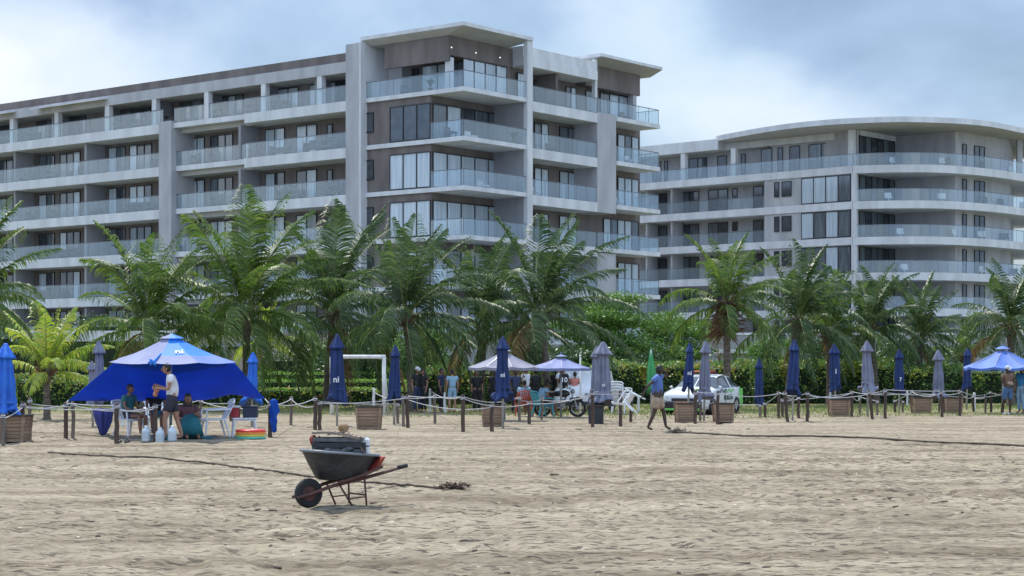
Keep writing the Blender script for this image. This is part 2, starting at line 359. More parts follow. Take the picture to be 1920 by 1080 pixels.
mids = [(-330, -240, 2, 'lm'), (-190, -60, 3, 'mdl'), (0, 75, 2, 'dm'), (215, 300, 2, 'lm'), (330, 440, 3, 'mml'), (595, 685, 2, 'll'), (710, 830, 3, 'llm'), (1000, 1118, 3, 'dlm'), (1150, 1272, 3, 'lml'), (1450, 1555, 2, 'll'), (1620, 1730, 2, 'll')]
rw = random.Random(12)
for k, z in enumerate(LV[1:]):
    for j, (a, b, n, st) in enumerate(mids):
        s = ''.join(rw.choice((c, c, c, 'm', 'd', 'l')) for c in st)
        window(B1, Fw, U(Z(a), REC), U(Z(b), REC), z+.02, z+2.35, n, s)
    window(B1, Fw, U(614, REC), U(624, REC), z+1.2, z+2.2, 1, 'd')
for i, z in enumerate(LV):
    railing(B1, [(uL, .08), (uP0, .08)] if i else [(uL, .08), (uP0+.3, .08)], z)
    railing(B1, [(uP1, .42 if i else .2), (uA, .42 if i else .2)], z); railing(B1, [(uA+.04, .08), (uT0, .08)], z)
rng_ = random.Random(3)
for i, z in enumerate(LV[:5]):
    for k in range(13):
        u = uL+6+rng_.random()*(uT0-uL-8); w_ = rng_.uniform(.5, 1.6); m = MB()
        m.box(u, u+w_, .7, 1.3, z+.32, z+.46); m.box(u, u+.1, .7, 1.3, z+.01, z+.8); m.box(u+w_-.1, u+w_, .7, 1.3, z+.01, z+.31); m.box(u+.1, u+w_, 1.2, 1.3, z+.46, z+rng_.uniform(.7, 1.0))
        m.build('balcony_seat', M_furn, B1)
# awnings at the penthouse
for xa, xb in ((-10, 24), (68, 196)):
    m = MB(); a, b = U(xa, -.2), U(xb, -.2); m.hexa([(a, -.9, 22.75), (b, -.9, 22.75), (b, .09, 22.95), (a, .09, 22.95), (a, -.9, 22.83), (b, -.9, 22.83), (b, .09, 23.05), (a, .09, 23.05)])
    m.build('awning', M_white, B1)
# ---- tower
uW = uT1+.16
Fl = Face(0, .16, 1, 0); Fr = Face(uC, 0, 0, 1); vE = V(963, uC)
for i, z in enumerate(LV[:6]):
    m = MB(); t = .3
    m.box(uW, 0, 0, .158, z-t, z, 0); m.box(uC, -.001, .159, vF, z-t, z, 0)
    if i == 0: m.box(uW, uC-.01, .16, 4, z-t, z, 0)
    m.build('balcony_slab', M_white, B1)
    if i == 0:
        railing(B1, [(uW, .07), (-.07, .07)], z); railing(B1, [(-.07, .07), (-.07, vF)], z)
    else:
        railing(B1, [(uC+.05, .07), (-.07, .07)], z); railing(B1, [(-.07, .07), (-.07, vF)], z)
        st = {1: 'ddd', 2: 'lll', 3: 'lll'}.get(i, 'mlm'); s2 = {1: 'mldmml', 2: 'llllll', 3: 'llllll'}.get(i, 'lmllml')
        window(B1, Fl, U(732, .16), uC-.02, z+.04, z+2.5, 3, st, d=.0)
        window(B1, Fr, .3, vE, z+.04, z+2.5, 6, s2, d=.0)
        window(B1, Fl, U(682, .16), U(701, .16), z+.9, z+2.3, 1, 'd')
m = MB(); m.box(-.9, -.28, vF-.22, vF-.02, 0, 20.09); m.box(uC, -.901, vF-.2, vF-.02, 0, 20.09); m.build('side_wall', M_mid, B1)
m = MB(); m.box(-.28, .05, vF-.25, vF+.35, 0, 24.4); m.build('fin', M_white, B1)
# penthouse of the tower
uB = U(841, .4); vB1 = V(961, uB)
m = MB(); m.box(U(721, .4), uB, .4, .6, 22.35, 24.05); m.box(uB-.2, uB, .601, vB1, 22.75, 24.04); m.build('fascia_wall', M_brown, B1)
m = MB(); m.box(U(721, .4)-1.2, uB-3, 3.3, 9, LV[0], 24.0, 0); m.box(uB-3.2, uB-.25, 3.0, 9, LV[0], 24.0, 0); m.box(uB-.22, uB-.02, vB1-.6, vF, LV[0], 24, 0); m.build('penthouse_wall', M_brown, B1)
m = MB(); m.box(uT1+.2, U(721, .4), 2.2, 8, LV[0], 23.9); m.build('penthouse_wall', M_grey, B1)
Fp = Face(0, 3.0, 1, 0)
window(B1, Fp, U(792, 3), uB-.3, LV[0]+.03, LV[0]+2.35, 3, 'llm'); window(B1, Face(0, 3.3, 1, 0), U(738, 3.3), U(786, 3.3), LV[0]+.03, LV[0]+2.3, 2, 'dd')
window(B1, Face(0, 2.2, 1, 0), U(682, 2.2), U(706, 2.2), LV[0]+.03, LV[0]+2.1, 2, 'lm')
Fq = Face(uB-.1, 0, 0, 1); window(B1, Fq, V(869, uB), V(951, uB), LV[0]+.03, LV[0]+2.33, 4, 'llll'); window(B1, Fq, V(971, uB), V(987, uB), LV[0]+.03, LV[0]+2.1, 1, 'l')
u = U(834, .3); m = MB(); m.box(u-.25, u+.2, .61, 1.0, LV[0], 22.6); m.build('column', M_white, B1)
# tower roof, its edge lifted above the wall
def roof(parent, x0, x1, y0, y1, zi, ze, th, ix, iy0, iy1):
    m = MB()
    a = [(x0, y0, ze), (x1, y0, ze), (x1, y1, ze), (x0, y1, ze)]
    b = [(x0, y0, ze+th), (x1, y0, ze+th), (x1, y1, ze+th), (x0, y1, ze+th)]
    c = [(x0+.1, iy0, zi), (ix, iy0, zi), (ix, iy1, zi), (x0+.1, iy1, zi)]
    m.quad(*b)
    for i in range(4):
        j = (i+1) % 4; m.quad(a[i], a[j], b[j], b[i])
        m.quad(c[i], c[j], a[j], a[i], m=1)
    m.quad(*c[::-1], m=1)
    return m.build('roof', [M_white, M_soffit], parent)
roof(B1, uT1-.1, .15, -.25, vF+.3, 24.06, 24.42, .25, uB, .39, vF-.2)
for x, y in ((846, 89), (892, 99), (937, 108)):
    v = V(x, uB); m = MB(); Yw = Y0-(uB)*math.sin(A)+v*math.cos(A); z = CAMH+(HOR-y)/FPX*Yw; m.ball((uB+.03, v, z), .04); m.build('wall_light', M_lamp, B1)
# ---- recessed bay right of the fin
uR = -.7; v0 = vF+.36; v1 = V(1120, uR); v2 = V(1155, uR); v3 = V(1236, uR); uRw = -2.9
m = MB(); m.box(-16, uRw, vF, V(1200, uRw), 0, 20.2); m.box(-16, uRw, vF, V(1180, uRw), 20.21, 23.4); m.build('wall', M_brown, B1)
Fs = Face(uRw, 0, 0, 1)
for i, z in enumerate(LV):
    m = MB(); m.box(uRw+.002, uR, v0, v1, z-.7, z); m.build('balcony_slab', M_white, B1)
    railing(B1, [(uR-.07, v0), (uR-.07, v1)], z)
    if i == 0:
        for a, b, n, st in ((1001, 1022, 2, 'ml'), (1060, 1079, 2, 'dl'), (1097, 1111, 1, 'm')): window(B1, Fs, V(a, uRw), V(b, uRw), z+.03, z+2.1, n, st)
        v = V(1052, uR); m = MB(); m.box(uRw, uR-.4, v-.12, v+.12, z, 22.8); m.build('divider_wall', M_brown, B1)
    else:
        window(B1, Fs, V(1001, uRw), V(1027, uRw), z+.03, z+2.35, 2, 'ml' if i % 2 else 'll'); window(B1, Fs, V(1048, uRw), V(1080, uRw), z+.03, z+2.35, 2, 'mm' if i == 1 else 'll')
m = MB(); m.box(uRw, uR+.02, v0, v1+.02, 22.82, 23.5, 0); m.box(uRw, uR-.12, v0, v1+.02, 23.501, 24.2, 0); m.build('parapet', M_white, B1)
m = MB(); m.box(uRw, uR, v1+.002, v2, 13.1, LV[0]+.1); m.box(uRw, uR, v1+.002, v2, 0, 10.1); m.build('side_wall', M_grey, B1)
m = MB(); m.box(uR-.5, uR-.2, v1+.002, v1+.28, LV[0]+.11, 24.4); m.build('fin', M_white, B1)
vW = V(1200, uRw)
m = MB(); m.box(uRw-4, uRw, vF, vW, 20.2, 20.21)
for i, z in enumerate(LV):
    m = MB(); s0 = v1+.003 if i in (3,) else v2+.002
    m.box(-9, uR+.1, s0, v3, z-.33, z-.01); m.build('balcony_slab', M_white, B1)
    railing(B1, [(uR, v1 if i in (0, 3) else v2), (uR, v3-.07), (-8, v3-.07)], z)
    if i: window(B1, Fs, V(1157 if i != 3 else 1130, uRw), vW-.3, z+.02, z+2.5, 3 if i != 3 else 5, 'lml' if i % 2 else 'lll', d=.02)
    else: window(B1, Face(uRw, 0, 0, 1), V(1124, uRw), V(1176, uRw), z+.02, z+2.2, 3, 'mll', d=.02)
m = MB(); m.box(uRw-.2, uRw+.9, v1+.3, V(1200, uRw+.9), 22.65, 24.25); m.build('fascia_wall', M_brown, B1)
v = V(1186, uRw+.6); m = MB(); m.box(uRw+.3, uRw+.8, v-.2, v+.25, LV[0], 22.66); m.build('column', M_grey, B1)
roof(B1, -12, uR+.3, v1+.1, V(1236, uR), 24.26, 24.6, .22, uRw+.9, v1+.3, vW+.1)
# podium and garden level
m = MB(); m.box(-30, 6, -6, 9, 0, 3.15, 0); m.box(-30.2, 6.2, -6.2, -5.9, 3.15, 3.4, 0); m.build('podium', M_mid, B1)
m = MB(); m.box(uL, -30.01, -5, REC, 0, 2.2, 0); m.build('podium', M_grey, B1)
M_pot = mat('balcony_plant_leaf', (.05, .1, .03), .6)
for lv, u_, v_ in ((1, -.6, vF-1.0), (3, -.7, vF-1.6), (0, -3.6, .7), (2, uRw+1.6, v0+1.2)):
    m = MB(); rp_ = random.Random(lv)
    m.lathe([(.14, 0), (.2, .3)], 8, (u_, v_, LV[lv]+.01))
    for k in range(40): a = rp_.uniform(0, 6.28); l_ = rp_.uniform(.3, .7); m.quad((u_, v_, LV[lv]+.3), (u_+math.cos(a)*l_*.4-.05, v_+math.sin(a)*l_*.4, LV[lv]+.4+l_*.7), (u_+math.cos(a)*l_*.75, v_+math.sin(a)*l_*.75, LV[lv]+.5+l_*.6), (u_+math.cos(a)*l_*.4+.05, v_+math.sin(a)*l_*.4, LV[lv]+.4+l_*.6))
    m.build('potted_plant', M_pot, B1)
for lv, u_, v_, ax in ((1, -1.6, .5, 0), (1, -1.9, 3.0, 1), (2, -1.8, 4.2, 1), (1, uR-1.1, v0+1.0, 1), (1, uR-1.1, v0+4.6, 1), (2, uR-1.1, v0+2.6, 1), (0, uR-1.1, v3-3, 1), (1, uR-1.1, v3-2.4, 1), (2, uR-1.1, v3-4, 1), (0, -6, 1.0, 0), (0, -2.0, 4.5, 1)):
    m = MB(); z = LV[lv]+.01; m.box(u_-.35, u_+.35, v_-.3, v_+.3, z+.3, z+.42); m.box(u_-.35, u_-.27, v_-.3, v_+.3, z, z+.75)
    for q_ in (-.3, .25): m.box(u_+.2, u_+.26, v_+q_, v_+q_+.05, z, z+.3)
    m.build('balcony_seat', M_furn if (lv+int(v_)) % 2 else M_white, B1)
# ------------------------------------------------------------ second block with the rounded end
CX, CY = 37.0, 178.7; RB = (CX, CY, 0.0)
B2 = thing('apartment_building', 'pale grey apartment block with curved balcony bands and rounded overhanging roof', 'building', (CX, CY, 0))
L2 = [20.2, 16.9, 13.6, 10.3, 7.0, 3.7]
sx, sy = 31.5-CX, 167.5-CY                      # where the straight front meets the curve
tx, ty = .745, -.667
Fb = Face(sx-tx*40, sy-ty*40, tx, ty)          # a = 40 at the joint
def PB(x, d=0.0): return px_on(RB, Fb, x, d)
def spline(P, n=10):
    P = [Vector(p) for p in P]; P = [P[0]*2-P[1]]+P+[P[-1]*2-P[-2]]; out = []
    for i in range(1, len(P)-2):
        for k in range(n):
            t = k/n; a, b, c, d = P[i-1:i+3]
            out.append(.5*((2*b)+(c-a)*t+(2*a-5*b+4*c-d)*t*t+(3*b-a-3*c+d)*t**3))
    return out+[P[-2]]
arc = [(p.x, p.y) for p in spline([(x-CX, y-CY) for x, y in ((31.5, 167.5), (35, 166.6), (39.3, 166.8), (44.2, 169.7), (49.5, 175), (54, 181), (57.5, 188))])]
def ring(z0, z1, name, mm):
    m = MB(); m.prism(arc+[(12, 16), (-8, 12), (-7.5, -3)], z0, z1); return m.build(name, mm, B2)
aL = PB(1180); aC = PB(1432)
m = MB(); Fb.box(m, aL-8, aC+.0, 0, 23.2, -14, -2.3, 0); m.build('wall', M_grey, B2)
m = MB(); Fb.box(m, aC+.01, 39.5, 0, 20.0, -13.9, -.12, 0); m.build('wall', M_grey, B2)
m = MB(); Fb.box(m, aC-.2, 38.5, 20.2, 24.0, -13, -1.6, 0); m.build('penthouse_wall', M_grey, B2)
for i, z in enumerate(L2):
    ring(z-.72, z, 'balcony_slab', M_white)
    m = MB(); Fb.box(m, aL-8, aC-.01, z-.7, z-.003, -2.29, 0); m.build('balcony_slab', M_white, B2)
    m = MB(); Fb.box(m, aC, 39.9, z-.7, z-.003, -.13, 0, 0)
    if i == 0: Fb.box(m, aC, 39.9, z-.7, z-.004, -1.7, -.131)
    m.build('balcony_slab', M_white, B2)
    ra = [(p[0]*.992, p[1]*.992) for p in arc[::2]]
    if i == 0:
        railing(B2, [Fb.p(aL-8, -.08), Fb.p(39.9, -.08)], z); railing(B2, ra, z, step=1.2)
    else:
        railing(B2, [Fb.p(aL-8, -.08), Fb.p(aC, -.08)], z); railing(B2, ra, z, step=1.2)
# inner walls behind the curve
def W(x, y): return (x-CX, y-CY)
P0, P1, P2, P3 = W(32.0, 168.1), W(36.67, 173.3), W(41.4, 169.4), W(48.3, 176.0)
m = MB(); m.prism([P0, P1, P2, P3, W(52, 188), W(40, 192), W(30, 184), W(29, 172)], 0, 24.1); m.build('wall', M_grey, B2)
Fg = Face(*P0, P1[0]-P0[0], P1[1]-P0[1]); gl = math.hypot(P1[0]-P0[0], P1[1]-P0[1])
Fh = Face(*P2, P3[0]-P2[0], P3[1]-P2[1])
for i, z in enumerate(L2):
    window(B2, Fg, .25, gl-.3, z+.02, z+(2.5 if i else 2.9), 6, 'dmd' if i == 0 else 'mdmmdm', d=.02)
    for a, b in ((1804, 1811), (1826, 1845)):
        window(B2, Fh, px_on(RB, Fh, a), px_on(RB, Fh, b), z+.02, z+2.35, 1 if b-a < 10 else 2, 'd', d=.02)
    if i:
        window(B2, Fb, PB(1502), PB(1594), z+.04, z+2.52, 4, {1: 'lllm', 2: 'lmlm', 3: 'mmlm'}.get(i, 'mdmm'), d=-.12)
        window(B2, Fb, PB(1451), PB(1460), z+.9, z+2.35, 1, 'd', d=-.12); window(B2, Fb, PB(1465), PB(1483), z+.9, z+2.35, 1, 'd', d=-.12)
        m = MB(); Fb.box(m, PB(1596), PB(1604), z, z+2.6, -.35, -.02); m.build('column', M_white, B2)
    Fi = Face(*Fb.p(0, -2.3), tx, ty)
    def PI_(x): return px_on(RB, Fi, x)
    wl = [(1218, 1226), (1235, 1251), (1276, 1311), (1329, 1365), (1413, 1431)] if i else [(1224, 1240), (1246, 1252), (1292, 1326), (1346, 1363), (1390, 1398)]
    for a, b in wl: window(B2, Fi, PI_(a), PI_(b), z+.02, z+2.35, 2 if b-a > 22 else 1, 'md' if (i+a) % 2 else 'dm', d=.01)
    if i:
        window(B2, Fi, PI_(1374), PI_(1383), z+1.4, z+2.3, 1, 'd', d=.01)
        m = MB(); 
        for x in (1253, 1206): Fb.box(m, PB(x), PB(x)+.2, z, z+2.59, -2.28, -.4)
        m.build('divider_wall', M_grey, B2)
    else:
        m = MB()
        for x in (1274, 1368): Fb.box(m, PB(x), PB(x)+.55, z, 22.9, -.7, -.2)
        m.build('column', M_white, B2)
Fk = Face(*Fb.p(0, -1.6), tx, ty)
for a, b, n, st in ((1428, 1448, 1, 'm'), (1459, 1468, 1, 'd'), (1481, 1500, 1, 'd'), (1517, 1588, 3, 'mdm')): window(B2, Fk, px_on(RB, Fk, a), px_on(RB, Fk, b), 20.22, 22.75, n, st, d=.01)
m = MB(); Fb.box(m, PB(1590, -.3), PB(1600, -.3), 20.2, 23.6, -.75, -.3); m.build('column', M_white, B2)
m = MB(); c = (49.2-CX, 175.6-CY); m.box(c[0]-.25, c[0]+.25, c[1], c[1]+.5, 20.2, 23.7); m.build('column', M_grey, B2)
m = MB(); Fb.box(m, aL-8, PB(1345), 22.9, 23.95, -13, -.1); m.build('parapet', M_white, B2)
m = MB(); Fb.box(m, PB(1345)+.01, 40, 22.95, 23.6, -10, -1.3); m.build('parapet', M_white, B2)
# rounded roof plate with a chamfered edge
pts = [(p.x, p.y) for p in spline([(x-CX, y-CY) for x, y in ((20.8, 181.5), (20.0, 178.6), (21.6, 175), (24.7, 170), (28, 166.6), (32, 164.6), (36.4, 164), (42.8, 166.2), (48.5, 171.9), (54, 178.5), (59, 187), (45, 199), (26, 190), (20.8, 181.5))], 6)][:-1]
m = MB(); k = len(pts)
lo = [(x*.93, y*.93, 23.62) for x, y in pts]; mi = [(x, y, 23.75) for x, y in pts]; up = [(x, y, 24.25) for x, y in pts]
for i in range(k):
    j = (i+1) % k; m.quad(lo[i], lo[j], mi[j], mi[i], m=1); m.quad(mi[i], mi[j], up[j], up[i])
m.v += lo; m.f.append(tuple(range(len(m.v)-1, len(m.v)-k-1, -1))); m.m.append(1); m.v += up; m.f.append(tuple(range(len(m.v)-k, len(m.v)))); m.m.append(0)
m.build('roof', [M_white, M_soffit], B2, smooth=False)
m = MB(); Fb.box(m, aL-8, 50, 0, 3.0, -1, 12, 0); m.build('podium', M_mid, B2)

rb2 = random.Random(8)
for i, z in enumerate(L2[:5]):
    for k in range(5):
        t_ = rb2.randrange(8, 48); x, y = arc[t_][0]*.9, arc[t_][1]*.9; w_ = rb2.uniform(.4, .9); m = MB()
        m.box(x-w_/2, x+w_/2, y-.25, y+.25, z+.3, z+.42); m.box(x-w_/2, x+w_/2, y+.2, y+.26, z+.421, z+.85); m.box(x-.05, x+.05, y-.1, y+.1, z+.01, z+.3); m.build('balcony_seat', M_furn if k % 2 else M_white, B2)
# ------------------------------------------------------------ vegetation
G_palm = [(.035, .08, .018), (.08, .155, .025), (.13, .21, .035), (.24, .3, .08)]
M_palm = mat('palm_leaf', (.09, .16, .03), .45, (.06, .12, .022), 1.5, spec=.5, island=G_palm, trans=.5)
M_palm_b = mat('dark_palm_leaf', (.045, .085, .03), .45, (.035, .075, .022), 1.5, spec=.5, island=[(.03, .065, .02), (.055, .11, .03), (.09, .155, .04), (.2, .25, .11)], trans=.45)
M_palm_y = mat('bright_palm_leaf', (.3, .42, .04), .45, (.2, .32, .03), 1.5, spec=.6, island=[(.14, .26, .03), (.28, .42, .04), (.45, .52, .07), (.5, .42, .08)], trans=.5)
M_rachis = mat('palm_leaf_stem', (.2, .22, .07), .5, (.14, .17, .05), 2)
M_trunk = mat('palm_trunk_bark', (.17, .14, .115), .95, (.085, .065, .05), 5, bump=1.0, bscale=9, stretch=(1, 1, 3.5))
M_fibre = mat('brown_palm_fibre', (.11, .055, .03), .95, (.05, .028, .018), 6, island=[(.05, .028, .018), (.13, .065, .03), (.2, .13, .07)])
M_dead = mat('dry_palm_leaf', (.28, .19, .09), .8, (.16, .1, .05), 2, trans=.3)
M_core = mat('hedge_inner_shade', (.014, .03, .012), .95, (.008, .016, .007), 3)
M_bark = mat('tree_bark', (.12, .09, .065), .95, (.06, .045, .035), 8, bump=.6)
def numesh(name, V_, F_, mats, parent, mi=None, smooth=False):
    me = bpy.data.meshes.new(name); V_ = np.asarray(V_, np.float32); F_ = np.asarray(F_)
    me.vertices.add(len(V_)); me.vertices.foreach_set('co', V_.ravel()); k = F_.shape[1]
    me.loops.add(F_.size); me.loops.foreach_set('vertex_index', F_.ravel()); me.polygons.add(len(F_)); me.polygons.foreach_set('loop_start', np.arange(0, F_.size, k))
    for mm in mats: me.materials.append(mm)
    if mi is not None: me.polygons.foreach_set('material_index', np.asarray(mi, np.int32))
    if smooth: me.polygons.foreach_set('use_smooth', np.ones(len(F_), bool))
    me.update(); o = bpy.data.objects.new(name, me); C.objects.link(o)
    if parent: o.parent = parent
    return o
def leafcloud(P, size, seed, up=.35, aspect=.42, bias=None):
    """diamond shaped leaves, each folded along nothing, one per point"""
    g = np.random.default_rng(seed); n = len(P)
    d = g.normal(size=(n, 3)); d[:, 2] = d[:, 2]*.6+up
    if bias is not None: d += bias
    d /= np.linalg.norm(d, axis=1, keepdims=True)
    w_ = np.cross(d, g.normal(size=(n, 3))); w_ /= np.linalg.norm(w_, axis=1, keepdims=True)
    s = size*g.uniform(.6, 1.35, (n, 1))
    V_ = np.stack([P-d*s*.5, P+w_*s*aspect*.5, P+d*s*.5, P-w_*s*aspect*.5], 1).reshape(-1, 3)
    return V_, np.arange(4*n).reshape(n, 4)
def palm(base, zc, Lf, seed, label, mats=None, nf=23, lean=(0, 0), group='coconut palms along the back of the beach', r0=.17, skirt=0, emin=-26, wind=.22, droop=1.0, name='coconut_palm', llen=.92, trunk=True):
    rnd = random.Random(seed); mt = mats or M_palm
    root = thing(name, label, 'palm tree', base, 0, group)
    top = Vector((lean[0], lean[1], zc))
    m = MB(); n = 26
    pts = [Vector((lean[0]*(i/n)**1.7, lean[1]*(i/n)**1.7, -.15+(zc+.15)*i/n)) for i in range(n+1)]
    rs = [r0*(1.55-.55*min(1, i/4) if i < 4 else 1)*(1-.22*i/n)*(1+.07*(i % 2))*(1.0+max(0, i-n+7)*.09) for i in range(n+1)]
    m.tube(pts, rs, 9)
    m.build('trunk', M_trunk, root, True)
    VV = []; FF = []; MI = []; off = 0
    for k in range(nf):
        u = k/(nf-1); phi = k*2.39996+rnd.uniform(-.25, .25)
        e0 = R(88-(88-emin)*u**1.25+rnd.uniform(-8, 8)); L_ = Lf*rnd.uniform(.82, 1.05)*(1-.12*abs(u-.4))
        D = R((26+64*min(1, u*1.8)**1.2-34*max(0, u-.55))*droop*rnd.uniform(.8, 1.25))
        N = 14; P = [top+Vector((math.cos(phi)*.08, math.sin(phi)*.08, rnd.uniform(-.25, .1)))]; T = []
        for i in range(N):
            s = (i+.5)/N; e = e0-D*s**1.25
            d = Vector((math.cos(phi)*math.cos(e)+wind*s, math.sin(phi)*math.cos(e), math.sin(e))).normalized(); T.append(d); P.append(P[-1]+d*L_/N)
        T.append(T[-1])
        P_ = np.array([tuple(p) for p in P]); T_ = np.array([tuple(t) for t in T])
        # stem
        mm = MB(); mm.tube(P[::2], [.034*(1-.8*i/7) for i in range(8)], 4, cap=False)
        VV.append(np.array(mm.v)); FF.append(np.array(mm.f)+off); MI += [1]*len(mm.f); off += len(mm.v)
        nl = int(60*min(1.15, L_/4.2)); ss = np.linspace(.13, .995, nl); fi = ss*N; i0 = np.minimum(fi.astype(int), N-1); fr = (fi-i0)[:, None]
        p0 = P_[i0]*(1-fr)+P_[i0+1]*fr; t0 = T_[i0]*(1-fr)+T_[np.minimum(i0+1, N)]*fr
        side = np.cross(t0, (0, 0, 1.0)); side /= np.maximum(np.linalg.norm(side, axis=1, keepdims=True), .15)
        upv = np.cross(side, t0)
        g = np.random.default_rng(seed*100+k)
        ln = llen*(Lf/4.6)*np.minimum(1, .45+ss*2.2)*np.minimum(1, (1.04-ss)*2.6)**.7
        hang = .2+.75*u+g.uniform(-.08, .08, nl)
        for sg in (-1, 1):
            d1 = side*sg*1.0+t0*.62+upv*(.22-.25*u)+g.normal(0, .1, (nl, 3)); d1 /= np.linalg.norm(d1, axis=1, keepdims=True)
            d2 = d1*.75+np.stack([np.full(nl, wind*.9), np.zeros(nl), -hang], 1); d2 /= np.linalg.norm(d2, axis=1, keepdims=True)
            d3 = d2*.6+np.stack([np.full(nl, wind*.7), np.zeros(nl), -hang*1.5-.25], 1); d3 /= np.linalg.norm(d3, axis=1, keepdims=True)
            l_ = (ln*g.uniform(.8, 1.1, nl))[:, None]
            a = p0; b = a+d1*l_*.38; c = b+d2*l_*.36; e_ = c+d3*l_*.3
            wd = t0*.5+upv*.35*sg; wd /= np.linalg.norm(wd, axis=1, keepdims=True); w1 = wd*.028; w2 = wd*.024
            V_ = np.stack([a-w1*.6, a+w1*.6, b-w1, b+w1, c-w2, c+w2, e_-w2*.1, e_+w2*.1], 1).reshape(-1, 3)
            b_ = (np.arange(nl)*8)[:, None]+off
            VV.append(V_); FF.append(np.concatenate([b_+[0, 1, 3, 2], b_+[2, 3, 5, 4], b_+[4, 5, 7, 6]])); MI += [2 if (k == nf-1 and seed % 2) or (k == nf-3 and seed % 3 == 0) else 0]*(3*nl); off += 8*nl
    numesh('crown', np.concatenate(VV), np.concatenate(FF), [mt, M_rachis, M_dead], root, MI)
    # brown fibre and leaf stubs round the top of the trunk
    m = MB()
    for k in range(26+skirt*5):
        ph = rnd.uniform(0, 6.28); z = zc-rnd.uniform(0, .55+skirt*.022); l_ = rnd.uniform(.25, .5+skirt*.012)
        a = Vector((math.cos(ph)*.13+lean[0], math.sin(ph)*.13+lean[1], z)); dn = rnd.uniform(-.9, .6) if skirt else rnd.uniform(-.3, .9)
        b = a+Vector((math.cos(ph)*.8, math.sin(ph)*.8, dn)).normalized()*l_
        m.tube([a, (a+b)/2+Vector((0, 0, .05)), b], [.045, .035, .008], 4, cap=False)
    m.build('leaf_stubs', M_fibre, root)
    return root
def pp(x, Y, ycrown): p = at(x, ycrown, Y); return (p.x, Y, gz(p.x, Y)), p.z
PALMS = [  # photo column of crown, row of crown, depth, frond length, kind, extra
 (-48, 560, 66, 4.1, M_palm, dict(nf=26), 'coconut palm cut by the left edge, its lit fronds arching into view'),
 (88, 690, 60, 2.5, M_palm_y, dict(nf=17, emin=5, r0=.12, droop=.8, llen=.95, wind=.05), 'short bright yellow-green young palm behind the bright blue umbrella at far left'),
 (272, 612, 70, 4.6, M_palm, dict(nf=23, r0=.2, lean=(.15, 0)), 'coconut palm with thick brown trunk directly behind the blue shade tent'),
 (462, 588, 72, 5.7, M_palm, dict(nf=26), 'tallest coconut palm with slim leaning trunk, right of the blue tent'),
 (612, 585, 76, 5.2, M_palm_b, dict(nf=24, lean=(.35, 0)), 'coconut palm behind the goal frame with pale slim trunk'),
 (772, 590, 70, 4.4, M_palm_b, dict(nf=25, lean=(-.2, 0)), 'dark coconut palm whose ringed trunk stands right of the goal'),
 (898, 612, 76, 4.4, M_palm_b, dict(nf=23, r0=.22, lean=(.2, 0)), 'coconut palm with thick ragged trunk behind the open grey umbrella'),
 (1028, 592, 72, 4.9, M_palm_b, dict(nf=23, wind=.42, r0=.15, lean=(-.3, 0)), 'windswept coconut palm with orange leaf bases in front of the tower'),
 (1363, 565, 74, 3.5, M_palm, dict(nf=20, skirt=40, r0=.16, emin=-25), 'coconut palm with brown fibre skirt and bare trunk behind the patrol car'),
 (1477, 600, 79, 3.9, M_palm_b, dict(nf=24, lean=(.5, 0)), 'dense dark coconut palm just right of the fibre-skirted one'),
 (1556, 620, 82, 3.2, M_palm, dict(nf=20), 'coconut palm with yellowing low frond between navy umbrellas'),
 (1642, 612, 84, 3.7, M_palm_b, dict(nf=22, lean=(-.3, 0)), 'bushy coconut palm behind the grey umbrella in front of the rounded block'),
 (1724, 632, 88, 3.4, M_palm_b, dict(nf=25), 'ragged low coconut palm under the rounded block'),
 (1896, 612, 80, 3.4, M_palm_b, dict(nf=25), 'coconut palm above the open blue umbrella at the right edge'),
 (502, 640, 92, 2.4, M_palm_y, dict(nf=15, emin=-20, r0=.14), 'small yellowing palm in front of the beige fence'),
 (1805, 668, 92, 2.6, M_palm, dict(nf=15, emin=10, r0=.12, droop=.7), 'small fan-shaped palm behind the navy umbrella near the right edge'),
]
for i, (x, y, Y, Lf, mt, kw, lb) in enumerate(PALMS):
    b, z = pp(x, Y, y); palm(b, z-b[2], Lf, 11+i, lb, mt, **kw)
I_green = [(.04, .09, .02), (.09, .19, .03), (.15, .29, .05), (.27, .4, .09)]
M_leaf = mat('shrub_leaf', (.12, .25, .04), .45, (.06, .14, .025), 1.2, spec=.6, island=I_green, trans=.35)
M_leaf_l = mat('clipped_hedge_leaf', (.2, .38, .04), .5, (.14, .28, .03), 1.2, island=[(.12, .26, .03), (.2, .38, .04), (.3, .48, .08)], trans=.35)
M_leaf_d = mat('dark_shrub_leaf', (.03, .065, .02), .45, (.018, .04, .014), 1.0, spec=.6, island=[(.02, .05, .014), (.04, .095, .025), (.07, .15, .035), (.13, .22, .06)], trans=.25)
M_leaf_f = mat('feathery_leaf', (.11, .22, .035), .5, (.06, .14, .025), .9, island=[(.05, .12, .02), (.11, .23, .035), (.2, .33, .06)], trans=.4)
M_flower = mat('orange_pink_flower', (.5, .16, .05), .6, (.5, .3, .08), 3, island=[(.5, .08, .04), (.55, .28, .05), (.6, .45, .1), (.55, .3, .22), (.6, .55, .4)], trans=.2)
M_vari = mat('yellow_green_leaf', (.3, .34, .05), .5, (.18, .26, .04), 2, island=[(.12, .22, .03), (.3, .36, .05), (.45, .42, .1)], trans=.3)
